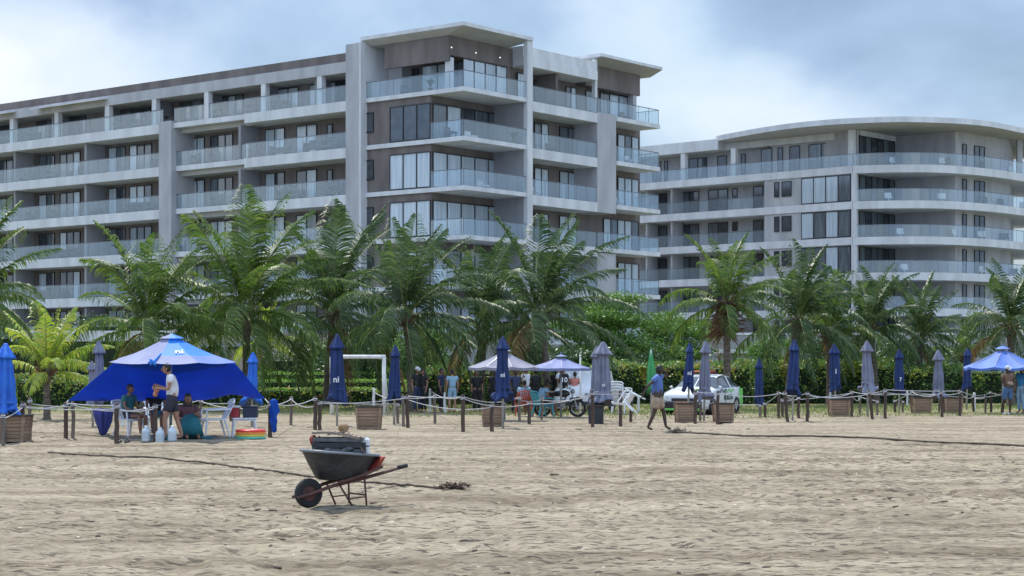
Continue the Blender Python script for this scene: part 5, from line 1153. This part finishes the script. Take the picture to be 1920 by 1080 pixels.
for sx_ in (-1, 1):
    m = MB(); m.tube([(sx_*.15, .0, 1.47), (sx_*.22, .01, 1.38), (sx_*.245, .02, 1.26)], [.07, .082, .078], 8); m.build('white_sleeve', Wt, jy, True)
person('person in salmon pink top behind the thin white pole', ps(1078, 772), R(170), None, 'brown', cloth((.55, .2, .17), 'salmon'), N_, blen=.9, s=.88, fat=1.1, group=grp)
person('person in dark standing behind the motorcycle', ps(1042, 768), R(10), None, 'dark', B_, B_, blen=1.2, s=.95, group=grp)
person('person in striped light blue shirt sitting with back turned', ps(983, 781), R(190), SIT, 'brown', Lb, N_, s=.98, group=grp)
person('person in white shirt leaning forward on a teal chair beside the motorcycle', ps(1018, 782), R(120), sit(che=(0, -.05, .84), nec=(0, -.1, 1.0), hea=(0, -.16, 1.14), shL=(.18, -.06, .96), shR=(-.18, -.06, .96)), 'brown', Lb, B_, s=1.0, hat=mat('dark_cap', (.02, .03, .04), .6), group=grp)
chair(ps(983, 781), R(190), 'orange red plastic chair under the grey umbrella', mat('orange_plastic', (.5, .09, .05), .4), None)
chair(ps(1018, 782), R(120), 'teal plastic chair beside the motorcycle', mat('teal_plastic', (.03, .3, .36), .4), None)
person('bearded man with patterned vest and white cap under the right blue umbrella', ps(1889, 778), R(20), dict(knR=(-.11, .05, .49), anR=(-.12, .2, .09), elL=(.26, -.05, 1.14), wrL=(.12, -.2, 1.05), elR=(-.26, -.05, 1.14), wrR=(-.1, -.2, 1.08)), 'dark', cloth((.16, .09, .06), 'brown_patterned'), cloth((.06, .13, .26), 'denim'), hat=Wt, s=1.0, fat=1.05, blen=.95)
for o_ in C.objects:
    if o_.get('label', '').startswith('bearded man'): bd = o_
for sx_ in (-1, 1): m = MB(); m.ball((sx_*.11, .04, .04), .05, .12, .035); m.build('shoe', M_wplast, bd, True); bd.children[-1].location = (0, 0, 0) if sx_ < 0 else (0, -.0, 0)
m = MB(); m.box(-.12, .12, -.2, -.13, 1.02, 1.2); bevel(m.build('waist_bag', cloth((.4, .26, .2), 'beige_bag'), bd), .03)
person('person in bright blue shirt at the right edge facing the vendor', ps(1915, 776), R(-60), None, 'brown', cloth((.03, .2, .42), 'azure'), cloth((.25, .38, .5), 'pale_denim'), blen=1.2, s=1.02)
# ------------------------------------------------------------ thin white pole beside the group
g0 = gat(1088, 776); m = MB(); m.tube([(0, 0, -.1), (.01, 0, 1), (0, 0, Z_(667, g0[1]))], [.035, .032, .028], 8); q_ = m.build('thin_pole', M_postw, None, True, g0); tag(q_, 'tall thin white pole between the open umbrella and the white van', 'pole')
m = MB(); m.ball((0, 0, Z_(667, g0[1])), .045); m.build('pole_cap', M_postw, q_, True)
# ------------------------------------------------------------ motorcycle, facing right
mb = gat(1050, 781); M_tyre = mat('black_rubber', (.018, .018, .02), .8); M_chr = mat('worn_metal', (.35, .36, .38), .3, metal=.8); M_bk = mat('dark_bike_paint', (.03, .03, .04), .3)
bike = thing('motorcycle', 'black motorcycle parked facing right behind the ropes', 'motorcycle', mb, R(-12))
for x in (-.62, .62):
    m = MB(); m.tube([(x+.27*math.cos(t), 0, .3+.27*math.sin(t)) for t in np.linspace(0, 2*math.pi, 25)], .048, 8, cap=False); wl = m.build('wheel', M_tyre, bike, True)
    m = MB(); m.tube([(x+.225*math.cos(t), 0, .3+.225*math.sin(t)) for t in np.linspace(0, 2*math.pi, 25)], .014, 5, cap=False)
    for k in range(10): t = k*math.pi/5; m.tube([(x, .02*(-1)**k, .3), (x+.22*math.cos(t), 0, .3+.22*math.sin(t))], .006, 4)
    m.tube([(x, -.05, .3), (x, .05, .3)], .045, 8); m.build('rim', M_chr, wl)
m = MB(); m.tube([(-.62, .07, .3), (-.3, .1, .36), (0, .1, .34), (.3, .02, .82)], .022, 6); m.tube([(-.62, -.07, .3), (-.3, -.1, .36), (0, -.1, .34), (.3, -.02, .82)], .022, 6); m.tube([(.32, 0, .84), (0, 0, .72), (-.5, 0, .72), (-.75, 0, .78)], .025, 6); m.build('frame', M_bk, bike)
m = MB(); m.tube([(.62, .07, .3), (.5, .06, .62), (.36, .05, .92)], .022, 6); m.tube([(.62, -.07, .3), (.5, -.06, .62), (.36, -.05, .92)], .022, 6); m.build('fork', M_chr, bike)
m = MB(); m.tube([(.3, -.36, .98), (.36, -.2, 1.0), (.34, 0, .95), (.36, .2, 1.0), (.3, .36, .98)], .016, 6); m.build('handlebar', M_bk, bike)
m = MB(); m.ball((.12, 0, .8), .24, .13, .13); m.build('fuel_tank', M_bk, bike, True)
m = MB(); m.tube([(-.02, 0, .8), (-.3, 0, .79), (-.6, 0, .85), (-.75, 0, .87)], [.1, .11, .1, .06], 8, flat=.7); m.build('seat', M_tyre, bike, True)
m = MB(); m.box(-.2, .16, -.1, .1, .28, .56); m.lathe([(.1, 0), (.12, .1), (.11, .2)], 10, (.1, 0, .42)); bevel(m.build('engine', M_chr, bike), .03)
m = MB(); m.tube([(.1, -.14, .35), (-.2, -.15, .27), (-.7, -.16, .36)], [.03, .035, .05], 8); m.build('exhaust', M_chr, bike, True)
m = MB(); m.ball((.46, 0, .88), .07, .09, .09); m.build('headlight', M_chr, bike, True)
m = MB(); m.tube([(.34, 0, .6), (.45, 0, .66), (.62, 0, .67), (.8, 0, .6)], .05, 6, flat=.3); m.build('mudguard', M_bk, bike, True)
for sd in (-1, 1): m = MB(); m.tube([(.33, sd*.2, .98), (.3, sd*.25, 1.12)], .008, 4); m.ball((.3, sd*.26, 1.14), .015, .06, .04); m.build('mirror', M_bk, bike)
# ------------------------------------------------------------ vehicles
M_cw = mat('white_car_paint', (.55, .57, .6), .18, (.68, .7, .75), .5, spec=.8); M_cg = mat('lime_green_decal', (.16, .55, .12), .35); M_cdg = mat('dark_green_decal', (.01, .06, .05), .35)
M_cgl = mat('tinted_car_glass', (.03, .045, .06), .05, (.05, .065, .08), 1.0, spec=1.0); M_cbk = mat('black_bumper_plastic', (.02, .02, .022), .6); M_lens = mat('headlamp_lens', (.6, .65, .7), .1, spec=1.0); M_org = mat('orange_lens', (.7, .2, .03), .3); M_red = mat('red_lens', (.4, .015, .01), .25)
def loft(m, st, mats_fn):
    """stations: x, [(halfwidth, z) from sill to roof centre]"""
    k = len(st[0][1]); n0 = len(m.v)
    for x, pr in st:
        for hw, z in pr: m.v.append((x, hw, z))
        for hw, z in reversed(pr): m.v.append((x, -hw, z))
    K = 2*k
    for i in range(len(st)-1):
        for j in range(K):
            j2 = (j+1) % K; m.f.append((n0+i*K+j, n0+(i+1)*K+j, n0+(i+1)*K+j2, n0+i*K+j2)); jj = j if j < k else K-1-j-1+0
            m.m.append(mats_fn(i, j if j < k else K-2-j))
    m.f.append(tuple(n0+j for j in range(K))); m.m.append(0); m.f.append(tuple(n0+(len(st)-1)*K+j for j in range(K-1, -1, -1))); m.m.append(0)
def wheels(g, xs, yw, r, rimmat=M_chr):
    for x in xs:
        for sd in (-1, 1):
            m = MB(); m.lathe([(r*.62, -.1), (r*.92, -.11), (r, -.06), (r, .06), (r*.92, .11), (r*.62, .1)], 28, cap=False); M_ = Matrix.Translation((x, sd*yw, r)) @ Matrix.Rotation(R(90), 4, 'X'); m.xf(M_); wl = m.build('wheel', M_tyre, g, True)
            m = MB(); m.lathe([(r*.62, -.06), (r*.62, .06)], 24); 
            for k in range(5):
                t = k*2*math.pi/5
                for zz in (.075, -.075): m.tube([(0, 0, zz), (math.cos(t)*r*.62, math.sin(t)*r*.62, zz)], [.05, .035], 5, flat=.5)
            m.xf(M_); m.build('rim', rimmat, wl)
fc = ground(1281, 778); hd = math.atan2(-.90, -.44)
car = thing('patrol_car', 'white and green police patrol car parked on the grass behind the planters', 'car', (fc.x-2.0*math.cos(hd)*1, fc.y-2.0*math.sin(hd), 0), hd)
st = []
def prof(x, zs, hwb, hws, zsh, hwt, zt): return (x, [(hwb*.97, zs), (hwb, zs+.18), (hws, zsh-.12), (hws*.97, zsh), (hwt, zt-.05), (hwt*.88, zt), (0.02, zt+.015)])
for a in ((2.05, .32, .62, .62, .55, .5, .62), (1.98, .22, .78, .78, .66, .66, .74), (1.75, .2, .85, .85, .78, .74, .84), (1.3, .2, .87, .87, .86, .76, .92), (.85, .2, .88, .88, .93, .76, .99), (.25, .2, .88, .88, .95, .62, 1.36), (-.05, .2, .88, .88, .95, .6, 1.42), (-.7, .2, .88, .88, .96, .6, 1.44), (-1.35, .2, .88, .87, .97, .58, 1.38), (-1.75, .22, .87, .86, .98, .56, 1.2), (-2.0, .3, .82, .8, .9, .6, .98), (-2.08, .4, .75, .74, .8, .55, .86)): st.append(prof(*a))
m = MB(); loft(m, st, lambda i, j: 1 if ((j == 3 and 4 <= i <= 8) or (i == 4 and j >= 3 and j < 6) or (i in (9,) and j in (4, 5))) else 0)
m.build('body', [M_cw, M_cgl], car, True)
wheels(car, (1.32, -1.28), .8, .31)
for sd in (-1, 1):
    m = MB(); m.ball((1.86, sd*.62, .66), .16, .14, .08); m.build('headlight', M_lens, car, True)
    m = MB(); m.ball((.72, sd*.95, .98), .04, .07, .05); m.build('mirror', M_cw, car, True)
    m = MB(); m.ball((-1.95, sd*.68, .86), .08, .1, .12); m.build('tail_light', M_red, car, True)
    for x0, x1 in ((.02, .72), (-.78, -.03), (-1.35, -.83)):
        pass
    m = MB(); m.box(-.04, .0, sd*.885-.004, sd*.885+.004, .3, .9); m.build('door_seam', M_cbk, car)
    m = MB(); m.tube([(.55, sd*.78, 1.0), (.12, sd*.65, 1.36), (-.6, sd*.63, 1.42), (-1.3, sd*.62, 1.36), (-1.75, sd*.66, 1.1)], .018, 5); m.build('roof_rail', M_cbk, car)
    m = MB(); m.box(-.72, -.66, sd*.7-.12, sd*.7+.12, .99, 1.36) if False else m.tube([(-.62, sd*.865, .97), (-.62, sd*.645, 1.39)], .03, 5); m.build('door_pillar', M_cw, car)
    for r_ in range(2):       # checker band
        for k in range(8):
            if (k+r_) % 2 == 0: m = MB(); x = .65-.2*k; m.box(x-.19, x, sd*.892-.004, sd*.892+.004, .78+.07*r_, .85+.07*r_-.004); m.build('checker_mark', M_cdg if k < 4 else M_cg, car)
    m = MB(); m.box(-2.0, -1.62, sd*.868-.012, sd*.868+.012, .34, .92); m.build('green_patch', M_cg, car)
    text_part('door_letters', 'POLICIA', .26, M_cdg, car, (lambda v, sd=sd: Vector((-.35+(-v.x if sd > 0 else v.x), sd*(.896+v.z), .6+v.y))))
m = MB(); m.box(2.0, 2.09, -.7, .7, .24, .46); bevel(m.build('bumper', M_cbk, car), .03)
m = MB(); m.box(2.03, 2.1, -.72, .72, .16, .235); bevel(m.build('bumper_lip', M_cg, car), .01)
m = MB(); m.box(1.99, 2.085, -.42, .42, .5, .6); m.build('grille', M_cbk, car)
m = MB(); m.box(2.09, 2.105, -.25, .25, .36, .47); m.build('number_plate', M_org, car)
m = MB(); m.box(-.2, -.02, -.5, .5, 1.46, 1.52); m.build('light_bar', M_cbk, car)
for sd in (-1, 1): m = MB(); m.box(-.19, -.03, sd*.26-.2, sd*.26+.2, 1.521, 1.58); bevel(m.build('beacon', M_red if sd > 0 else M_org, car), .02)
m = MB(); m.box(1.35, 1.75, -.55, -.1, .86, .905) if False else m.box(1.2, 1.7, .3, .7, .9, .93); m.build('bonnet_stripe', M_cg, car)
# white van behind the group
vn_ = ground(1100, 773); van = thing('white_van', 'small white van parked behind the group under the open umbrellas', 'van', (vn_.x+.05, vn_.y+2.4, 0), R(-104)); van.scale = (.9, .95, .8)
st = []
for a in ((2.2, .3, .7, .7, .8, .6, .9), (2.1, .25, .88, .88, 1.0, .8, 1.1), (1.7, .25, .92, .92, 1.12, .72, 1.5), (1.35, .25, .92, .92, 1.15, .7, 1.85), (.9, .25, .92, .92, 1.15, .76, 1.98), (-1.8, .25, .92, .92, 1.15, .76, 1.98), (-2.1, .25, .9, .9, 1.15, .72, 1.9), (-2.2, .35, .85, .85, 1.1, .68, 1.8)): st.append(prof(*a))
m = MB(); loft(m, st, lambda i, j: 1 if ((i == 2 and 3 <= j < 5) or (i == 3 and j == 3) or (i == 1 and j >= 3 and False)) else 0); m.build('body', [M_cw, M_cgl], van, True)
wheels(van, (1.5, -1.5), .84, .33)
for sd in (-1, 1):
    m = MB(); m.box(.1, .85, sd*.885-.02, sd*.885+.0, 1.2, 1.65); m.build('side_window', M_cgl, van)
    m = MB(); m.box(2.12, 2.2, sd*.55-.15, sd*.55+.15, .75, .9); m.build('headlight', M_lens, van)
m = MB(); m.box(2.1, 2.25, -.85, .85, .3, .5); bevel(m.build('bumper', M_cbk, van), .03)
# ------------------------------------------------------------ wheelbarrow and its load
wb = ground(640, 948); th = R(34)
M_tub = mat('scuffed_black_tub', (.02, .021, .025), .5, (.04, .042, .045), 3, bump=.4); M_rim_ = mat('grey_tub_rim', (.2, .22, .25), .4, (.13, .14, .16), 5)
M_rust = mat('rusty_painted_steel', (.12, .045, .035), .7, (.06, .03, .028), 6, bump=.5); M_redp = mat('chipped_red_paint', (.3, .04, .03), .55, (.25, .04, .03), 5)
bar = thing('wheelbarrow', 'old wheelbarrow with black tub and rusty red frame on the open sand', 'wheelbarrow', (wb.x, wb.y, 0), th)
m = MB(); m.lathe([(.1, -.035), (.155, -.045), (.183, -.03), (.188, 0), (.183, .03), (.155, .045), (.1, .035)], 32, cap=False, fr=lambda i, t: 1+(.012 if int(t*14) % 2 else 0)); M_ = Matrix.Translation((-.47, 0, .178)) @ Matrix.Rotation(R(90), 4, 'X'); m.xf(M_); wl = m.build('wheel', M_tyre, bar, True)
m = MB(); m.lathe([(.11, -.02), (.11, .02)], 24); m.lathe([(.03, -.07), (.03, .07)], 10); m.xf(M_); m.build('rim', M_rust, wl)
for sd in (-1, 1):
    m = MB(); e_ = .84 if sd < 0 else .6; pts = [(-.66, sd*.07, .13), (-.47, sd*.09, .178), (-.2, sd*.15, .27), (.25, sd*.2, .36), (e_*.75, sd*.2, .335+.17*e_*.75), (e_, sd*.19, .345+.175*e_)]
    m.tube(pts, [.022, .024, .026, .026, .022, .02], 8, flat=.8); m.build('beam', M_rust, bar, True)
    m = MB(); m.tube([(e_-.12, sd*.195, .345+.175*(e_-.12)), (e_+.02, sd*.19, .348+.175*e_)], .027, 8); m.build('grip', M_tyre, bar, True)
    for a, b in (((.22, sd*.21, .36), (.24, sd*.23, 0)), ((-.12, sd*.17, .28), (.04, sd*.23, 0))): m = MB(); m.tube([a, b], .013, 6); m.build('leg', M_rust, bar, True)
    m = MB(); m.tube([(-.02, sd*.22, .10), (.23, sd*.22, .12)], .01, 5); m.build('leg_brace', M_rust, bar, True)
m = MB(); m.tube([(.23, -.225, .14), (.23, .225, .14)], .013, 6); m.build('cross_bar', M_rust, bar, True)
def tubr(i, t): return 1.0
m = MB(); prf = [(.0, .34), (.8, .34), (.92, .36), (1.22, .52), (1.42, .64), (1.5, .675)]
def tubv(r, z, t, inset=0): 
    a_, b_ = (.335*r-inset, .225*r-inset) if r > 0 else (0, 0); p_ = 2.6; ct, s_ = math.cos(t), math.sin(t); q = (abs(ct)**p_+abs(s_)**p_)**(-1/p_); return (-.03+a_*q*ct+.02*(r-1), b_*q*s_, z-.045*(a_*q*ct)/.55*(max(0, r-.8)/.7))
def lofttub(m, prf, inset):
    n0 = len(m.v); sg = 36
    for r, z in prf:
        for k in range(sg): m.v.append(tubv(r, z, 2*math.pi*k/sg, inset))
    for i in range(len(prf)-1):
        for k in range(sg): k2 = (k+1) % sg; m.f.append((n0+i*sg+k, n0+i*sg+k2, n0+(i+1)*sg+k2, n0+(i+1)*sg+k)); m.m.append(0)
lofttub(m, prf[1:], 0); lofttub(m, [(a, b+.012) for a, b in prf[1:]], .012); m.v.append((-.03, 0, .34)); c_ = len(m.v)-1
for k in range(36): m.f.append((k, c_, (k+1) % 36)); m.m.append(0)
m.build('tub', M_tub, bar, True)
m = MB(); m.tube([tubv(1.52, .675, 2*math.pi*k/36) for k in range(37)], .02, 6, cap=False); m.build('tub_rim', M_rim_, bar, True)
m = MB(); m.hexa([(.30, -.26, .44), (.42, -.2, .44), (.42, .2, .44), (.30, .2, .44), (.44, -.31, .62), (.53, -.22, .62), (.53, .2, .62), (.44, .3, .62)]); m.build('end_plate', M_redp, bar)
m = MB(); m.tube([(-.15, -.2, .3), (.2, -.25, .4), (.45, -.27, .5)], .022, 6); m.build('tub_support', M_rust, bar, True)
def onbar(x, y, z): c, s = math.cos(th), math.sin(th); return (wb.x+x*c-y*s, wb.y+x*s+y*c, z)
ck = at(636, 850, wb.y)
def crate(z, w_, d_, h_, mt, label, rz, dx=0, dy=0, name='flat_crate', slats=3, group='items piled in the wheelbarrow'):
    g = thing(name, label, 'crate', (ck.x+dx, wb.y+dy, z), rz, group)
    m = MB(); 
    for i in range(slats):
        a, b = h_*i/slats+.004, h_*(i+1)/slats-.006
        for q in ((-w_/2, w_/2, -d_/2, -d_/2+.015), (-w_/2, w_/2, d_/2-.015, d_/2), (-w_/2, -w_/2+.015, -d_/2+.0151, d_/2-.0151), (w_/2-.015, w_/2, -d_/2+.0151, d_/2-.0151)): m.box(*q, a, b)
    m.box(-w_/2+.02, w_/2-.02, -d_/2+.02, d_/2-.02, .0, h_*.8); m.build('slats', mt, g)
    for sx_ in (-1, 1):
        for sy_ in (-1, 1): m = MB(); m.box(sx_*w_/2-.012, sx_*w_/2+.012, sy_*d_/2-.012, sy_*d_/2+.012, -.002, h_+.003); m.build('corner_post', mt, g)
    return g
M_dk = mat('dirty_dark_crate', (.05, .055, .065), .6, (.12, .125, .13), 9); M_bd = mat('weathered_board', (.3, .24, .19), .85, (.2, .155, .125), 5, stretch=(1, 6, 6), bump=.4)
crate(.62, .66, .36, .12, M_dk, 'lowest dark crate sunk in the wheelbarrow tub', R(5), 0, 0, slats=2)
crate(.745, .66, .38, .07, M_blackp, 'black shallow crate, second in the wheelbarrow pile', R(1), .01, 0, slats=1)
crate(.82, .6, .34, .06, M_dk, 'grey shallow crate under the weathered board', R(-4), .01, 0, slats=1)
gb = at(610, 846, wb.y-.14); m = MB(); rg = random.Random(7)
for i in range(9):
    m.ball((-.08+i*.055, rg.uniform(-.03, .05), rg.uniform(-.01, .06)), rg.uniform(.05, .08), .045, rg.uniform(.03, .05), 9)
tag(m.build('cloth_bundle', mat('dirty_grey_cloth', (.13, .14, .16), .9, (.05, .055, .065), 7, bump=.6), None, True, gb), 'dirty grey cloth bundle stuffed along the near side of the wheelbarrow tub', 'bundle', 'items piled in the wheelbarrow')
m = MB(); 
for i in range(12):
    x0 = -.33+i*.055; z = .03*math.sin(i*.33+.6)-(.028*i/12)
    m.hexa([(x0, -.19, z), (x0+.055, -.19, z+.002), (x0+.055, .19, z), (x0, .19, z), (x0, -.19, z+.03), (x0+.055, -.19, z+.032), (x0+.055, .19, z+.03), (x0, .19, z+.03)])
tag(m.build('wooden_board', M_bd, None, False, (ck.x-.0, wb.y, .9)), 'warped weathered board topping the pile in the wheelbarrow', 'board', 'items piled in the wheelbarrow')
M_coc = mat('husked_coconut', (.32, .2, .1), .8, (.2, .12, .06), 6, bump=.4)
cc = at(644, 806, wb.y); g = thing('coconut', 'opened drinking coconut sitting on the board of the wheelbarrow pile', 'coconut', (cc.x, cc.y, .935))
m = MB(); m.lathe([(.03, 0), (.055, .02), (.07, .05), (.068, .08), (.052, .105)], 10, fr=lambda i, t: 1+.05*math.sin(5*t)); m.build('husk', M_coc, g, True)
m = MB(); m.lathe([(.05, .104), (.045, .118), (.012, .12)], 10); m.build('cut_top', mat('coconut_flesh', (.55, .4, .24), .7), g)
m = MB(); a = at(614, 815, wb.y-.1); b = at(683, 848, wb.y-.2); mm_ = at(652, 808, wb.y-.12); a0 = Vector((a.x, a.y, a.z)); m.tube([(0, 0, 0), tuple(mm_-a0), tuple(b-a0)], .008, 5); tag(m.build('thin_strap', M_bd, None, True, a0), 'thin pale strap running over the wheelbarrow pile', 'strap')
bp_ = at(686, 852, wb.y-.06); g = thing('white_container', 'stained white plastic container at the handle end of the wheelbarrow pile', 'container', (bp_.x, bp_.y, .64))
m = MB(); m.box(-.05, .05, -.05, .05, 0, .12); m.box(-.052, .052, -.052, .052, .126, .22); bevel(m.build('body', M_wplast, g), .015); m = MB(); m.box(-.045, .045, -.045, .045, .119, .127); m.build('band', M_blackp, g); m = MB(); m.lathe([(.025, .222), (.025, .24)], 10); m.build('cap', M_wplast, g)
rp_ = at(587, 826, wb.y-.1); m = MB(); m.lathe([(.02, 0), (.045, .03), (.05, .08), (.025, .13)], 10, fr=lambda i, t: 1+.2*math.sin(3*t+i)); tag(m.build('red_rag', M_redp, None, True, rp_-Vector((0, 0, .06))), 'red rag stuffed at the wheel end of the wheelbarrow pile', 'rag')
# ------------------------------------------------------------ half buried lines and debris
M_line = mat('dirty_brown_line', (.09, .07, .05), .9, (.05, .04, .03), 3, bump=.6)
def groundline(name, pts, r, label, cat='rope'):
    P_ = [ground(*p) for p in pts]; sp = spline([(p.x, p.y, 0) for p in P_], 12); o0 = Vector((sp[0].x, sp[0].y, 0)); rn = random.Random(len(pts))
    m = MB(); m.tube([(p.x-o0.x, p.y-o0.y, max(gz(p.x+a_, p.y+b_) for a_ in (-.15, 0, .15) for b_ in (-.3, 0))+r*.55) for p in sp], [r*rn.uniform(.8, 1.2) for _ in sp], 6); return tag(m.build(name, M_line, None, True, o0), label, cat)
groundline('old_rope', [(90, 850), (190, 856), (300, 860), (400, 871), (480, 882), (560, 892), (640, 903), (740, 910), (832, 918)], .017, 'long dirty rope half buried in the sand behind the wheelbarrow')
groundline('hose', [(1262, 811), (1340, 815), (1420, 819), (1520, 819), (1640, 823), (1760, 830), (1860, 834), (1960, 842)], .026, 'long dark hose lying across the sand from the net bundle to the right edge', 'hose')
def debris(x, y, s, label, seed, mats):
    p = gat(x, y); rn = random.Random(seed); g = thing('net_bundle', label, 'bundle', (p[0], p[1], p[2]))
    for mi, mt in enumerate(mats):
        m = MB()
        for k in range(26):
            a = rn.uniform(0, 6.28); c = Vector((rn.gauss(0, .5)*s, rn.gauss(0, .3)*s, rn.uniform(0, .25)*s)); q = [c+Vector((math.cos(a+j)*.18*s, math.sin(a+j)*.18*s, abs(rn.gauss(0, .12))*s)) for j in range(5)]; m.tube(q, .022*s*rn.uniform(.7, 2.2), 5)
        m.build('tangled_strands', mt, g, True)
    m = MB(); m.ball((0, 0, .08*s), .55*s, .3*s, .13*s, 12); m.build('core', mats[0], g, True)
debris(856, 918, .22, 'tangled dark net and debris bundle right of the wheelbarrow', 3, [M_line, mat('pale_strand', (.4, .3, .22), .9), mat('dark_strand', (.05, .025, .02), .9)])
debris(1270, 811, .3, 'grey net bundle at the feet of the walking man', 5, [mat('grey_net', (.2, .18, .15), .9, (.12, .105, .09), 6), M_line])

# ------------------------------------------------------------ litter on the sand and rough grass behind the posts
gg = np.random.default_rng(21)
Yl = 15+40*gg.random(900)**1.3; Xl = (gg.random(900)-.5)*.72*Yl; clump = vn(Xl*.25, Yl*.2, 9) > .45; Xl, Yl = Xl[clump], Yl[clump]
Vl = []; Fl_ = []
base8 = np.array([(-1, -1, -.5), (1, -1, -.5), (1, 1, -.5), (-1, 1, -.5), (-.7, -.6, .6), (.6, -.7, .5), (.7, .6, .7), (-.6, .7, .4)])
for i, (x, y) in enumerate(zip(Xl, Yl)):
    s_ = gg.uniform(.008, .024)*(1.8 if gg.random() < .08 else 1); a = gg.uniform(0, 3.14); st_ = np.array([s_*gg.uniform(1, 3.2), s_, s_*.7]); q_ = base8*st_*gg.uniform(.7, 1.3, (8, 3))
    c, s2 = math.cos(a), math.sin(a); q_ = np.stack([q_[:, 0]*c-q_[:, 1]*s2+x, q_[:, 0]*s2+q_[:, 1]*c+y, q_[:, 2]+gz(x, y)+s_*.3], 1); Vl.append(q_)
    Fl_.append(np.array([(3, 2, 1, 0), (4, 5, 6, 7), (0, 1, 5, 4), (1, 2, 6, 5), (2, 3, 7, 6), (3, 0, 4, 7)])+8*i)
o_ = numesh('beach_litter', np.concatenate(Vl), np.concatenate(Fl_), [mat('dry_weed_and_twigs', (.16, .12, .09), .9, (.07, .055, .045), 3, island=[(.05, .04, .032), (.14, .1, .07), (.3, .25, .19)])], None)
tag(o_, 'scattered dry weed, twigs and husk bits on the sand', None, None, 'stuff')
n_g = 15000; Xg = gg.uniform(-24, 24, n_g); Yg = 60+20*gg.random(n_g)**.75; keep = (vn(Xg*.35, Yg*.5, 11)+(Yg-60)/32) > .72; Xg, Yg = Xg[keep], Yg[keep]; n_g = len(Xg)
hgt = gg.uniform(.05, .16, n_g); dx = gg.normal(0, .05, n_g); wd_ = .012+.01*gg.random(n_g); z0_ = np.zeros(n_g)-.01
Vg = np.stack([np.stack([Xg-wd_, Yg, z0_], 1), np.stack([Xg+wd_, Yg, z0_], 1), np.stack([Xg+dx, Yg+dx*.5, hgt], 1)], 1).reshape(-1, 3)
o_ = numesh('grass', Vg, np.arange(3*n_g).reshape(n_g, 3), [mat('rough_grass_blade', (.2, .26, .07), .6, (.13, .18, .045), 1, island=[(.1, .16, .03), (.2, .27, .06), (.36, .33, .14)], trans=.3)], None)
tag(o_, 'patchy rough grass between the sand and the hedges', None, None, 'stuff')
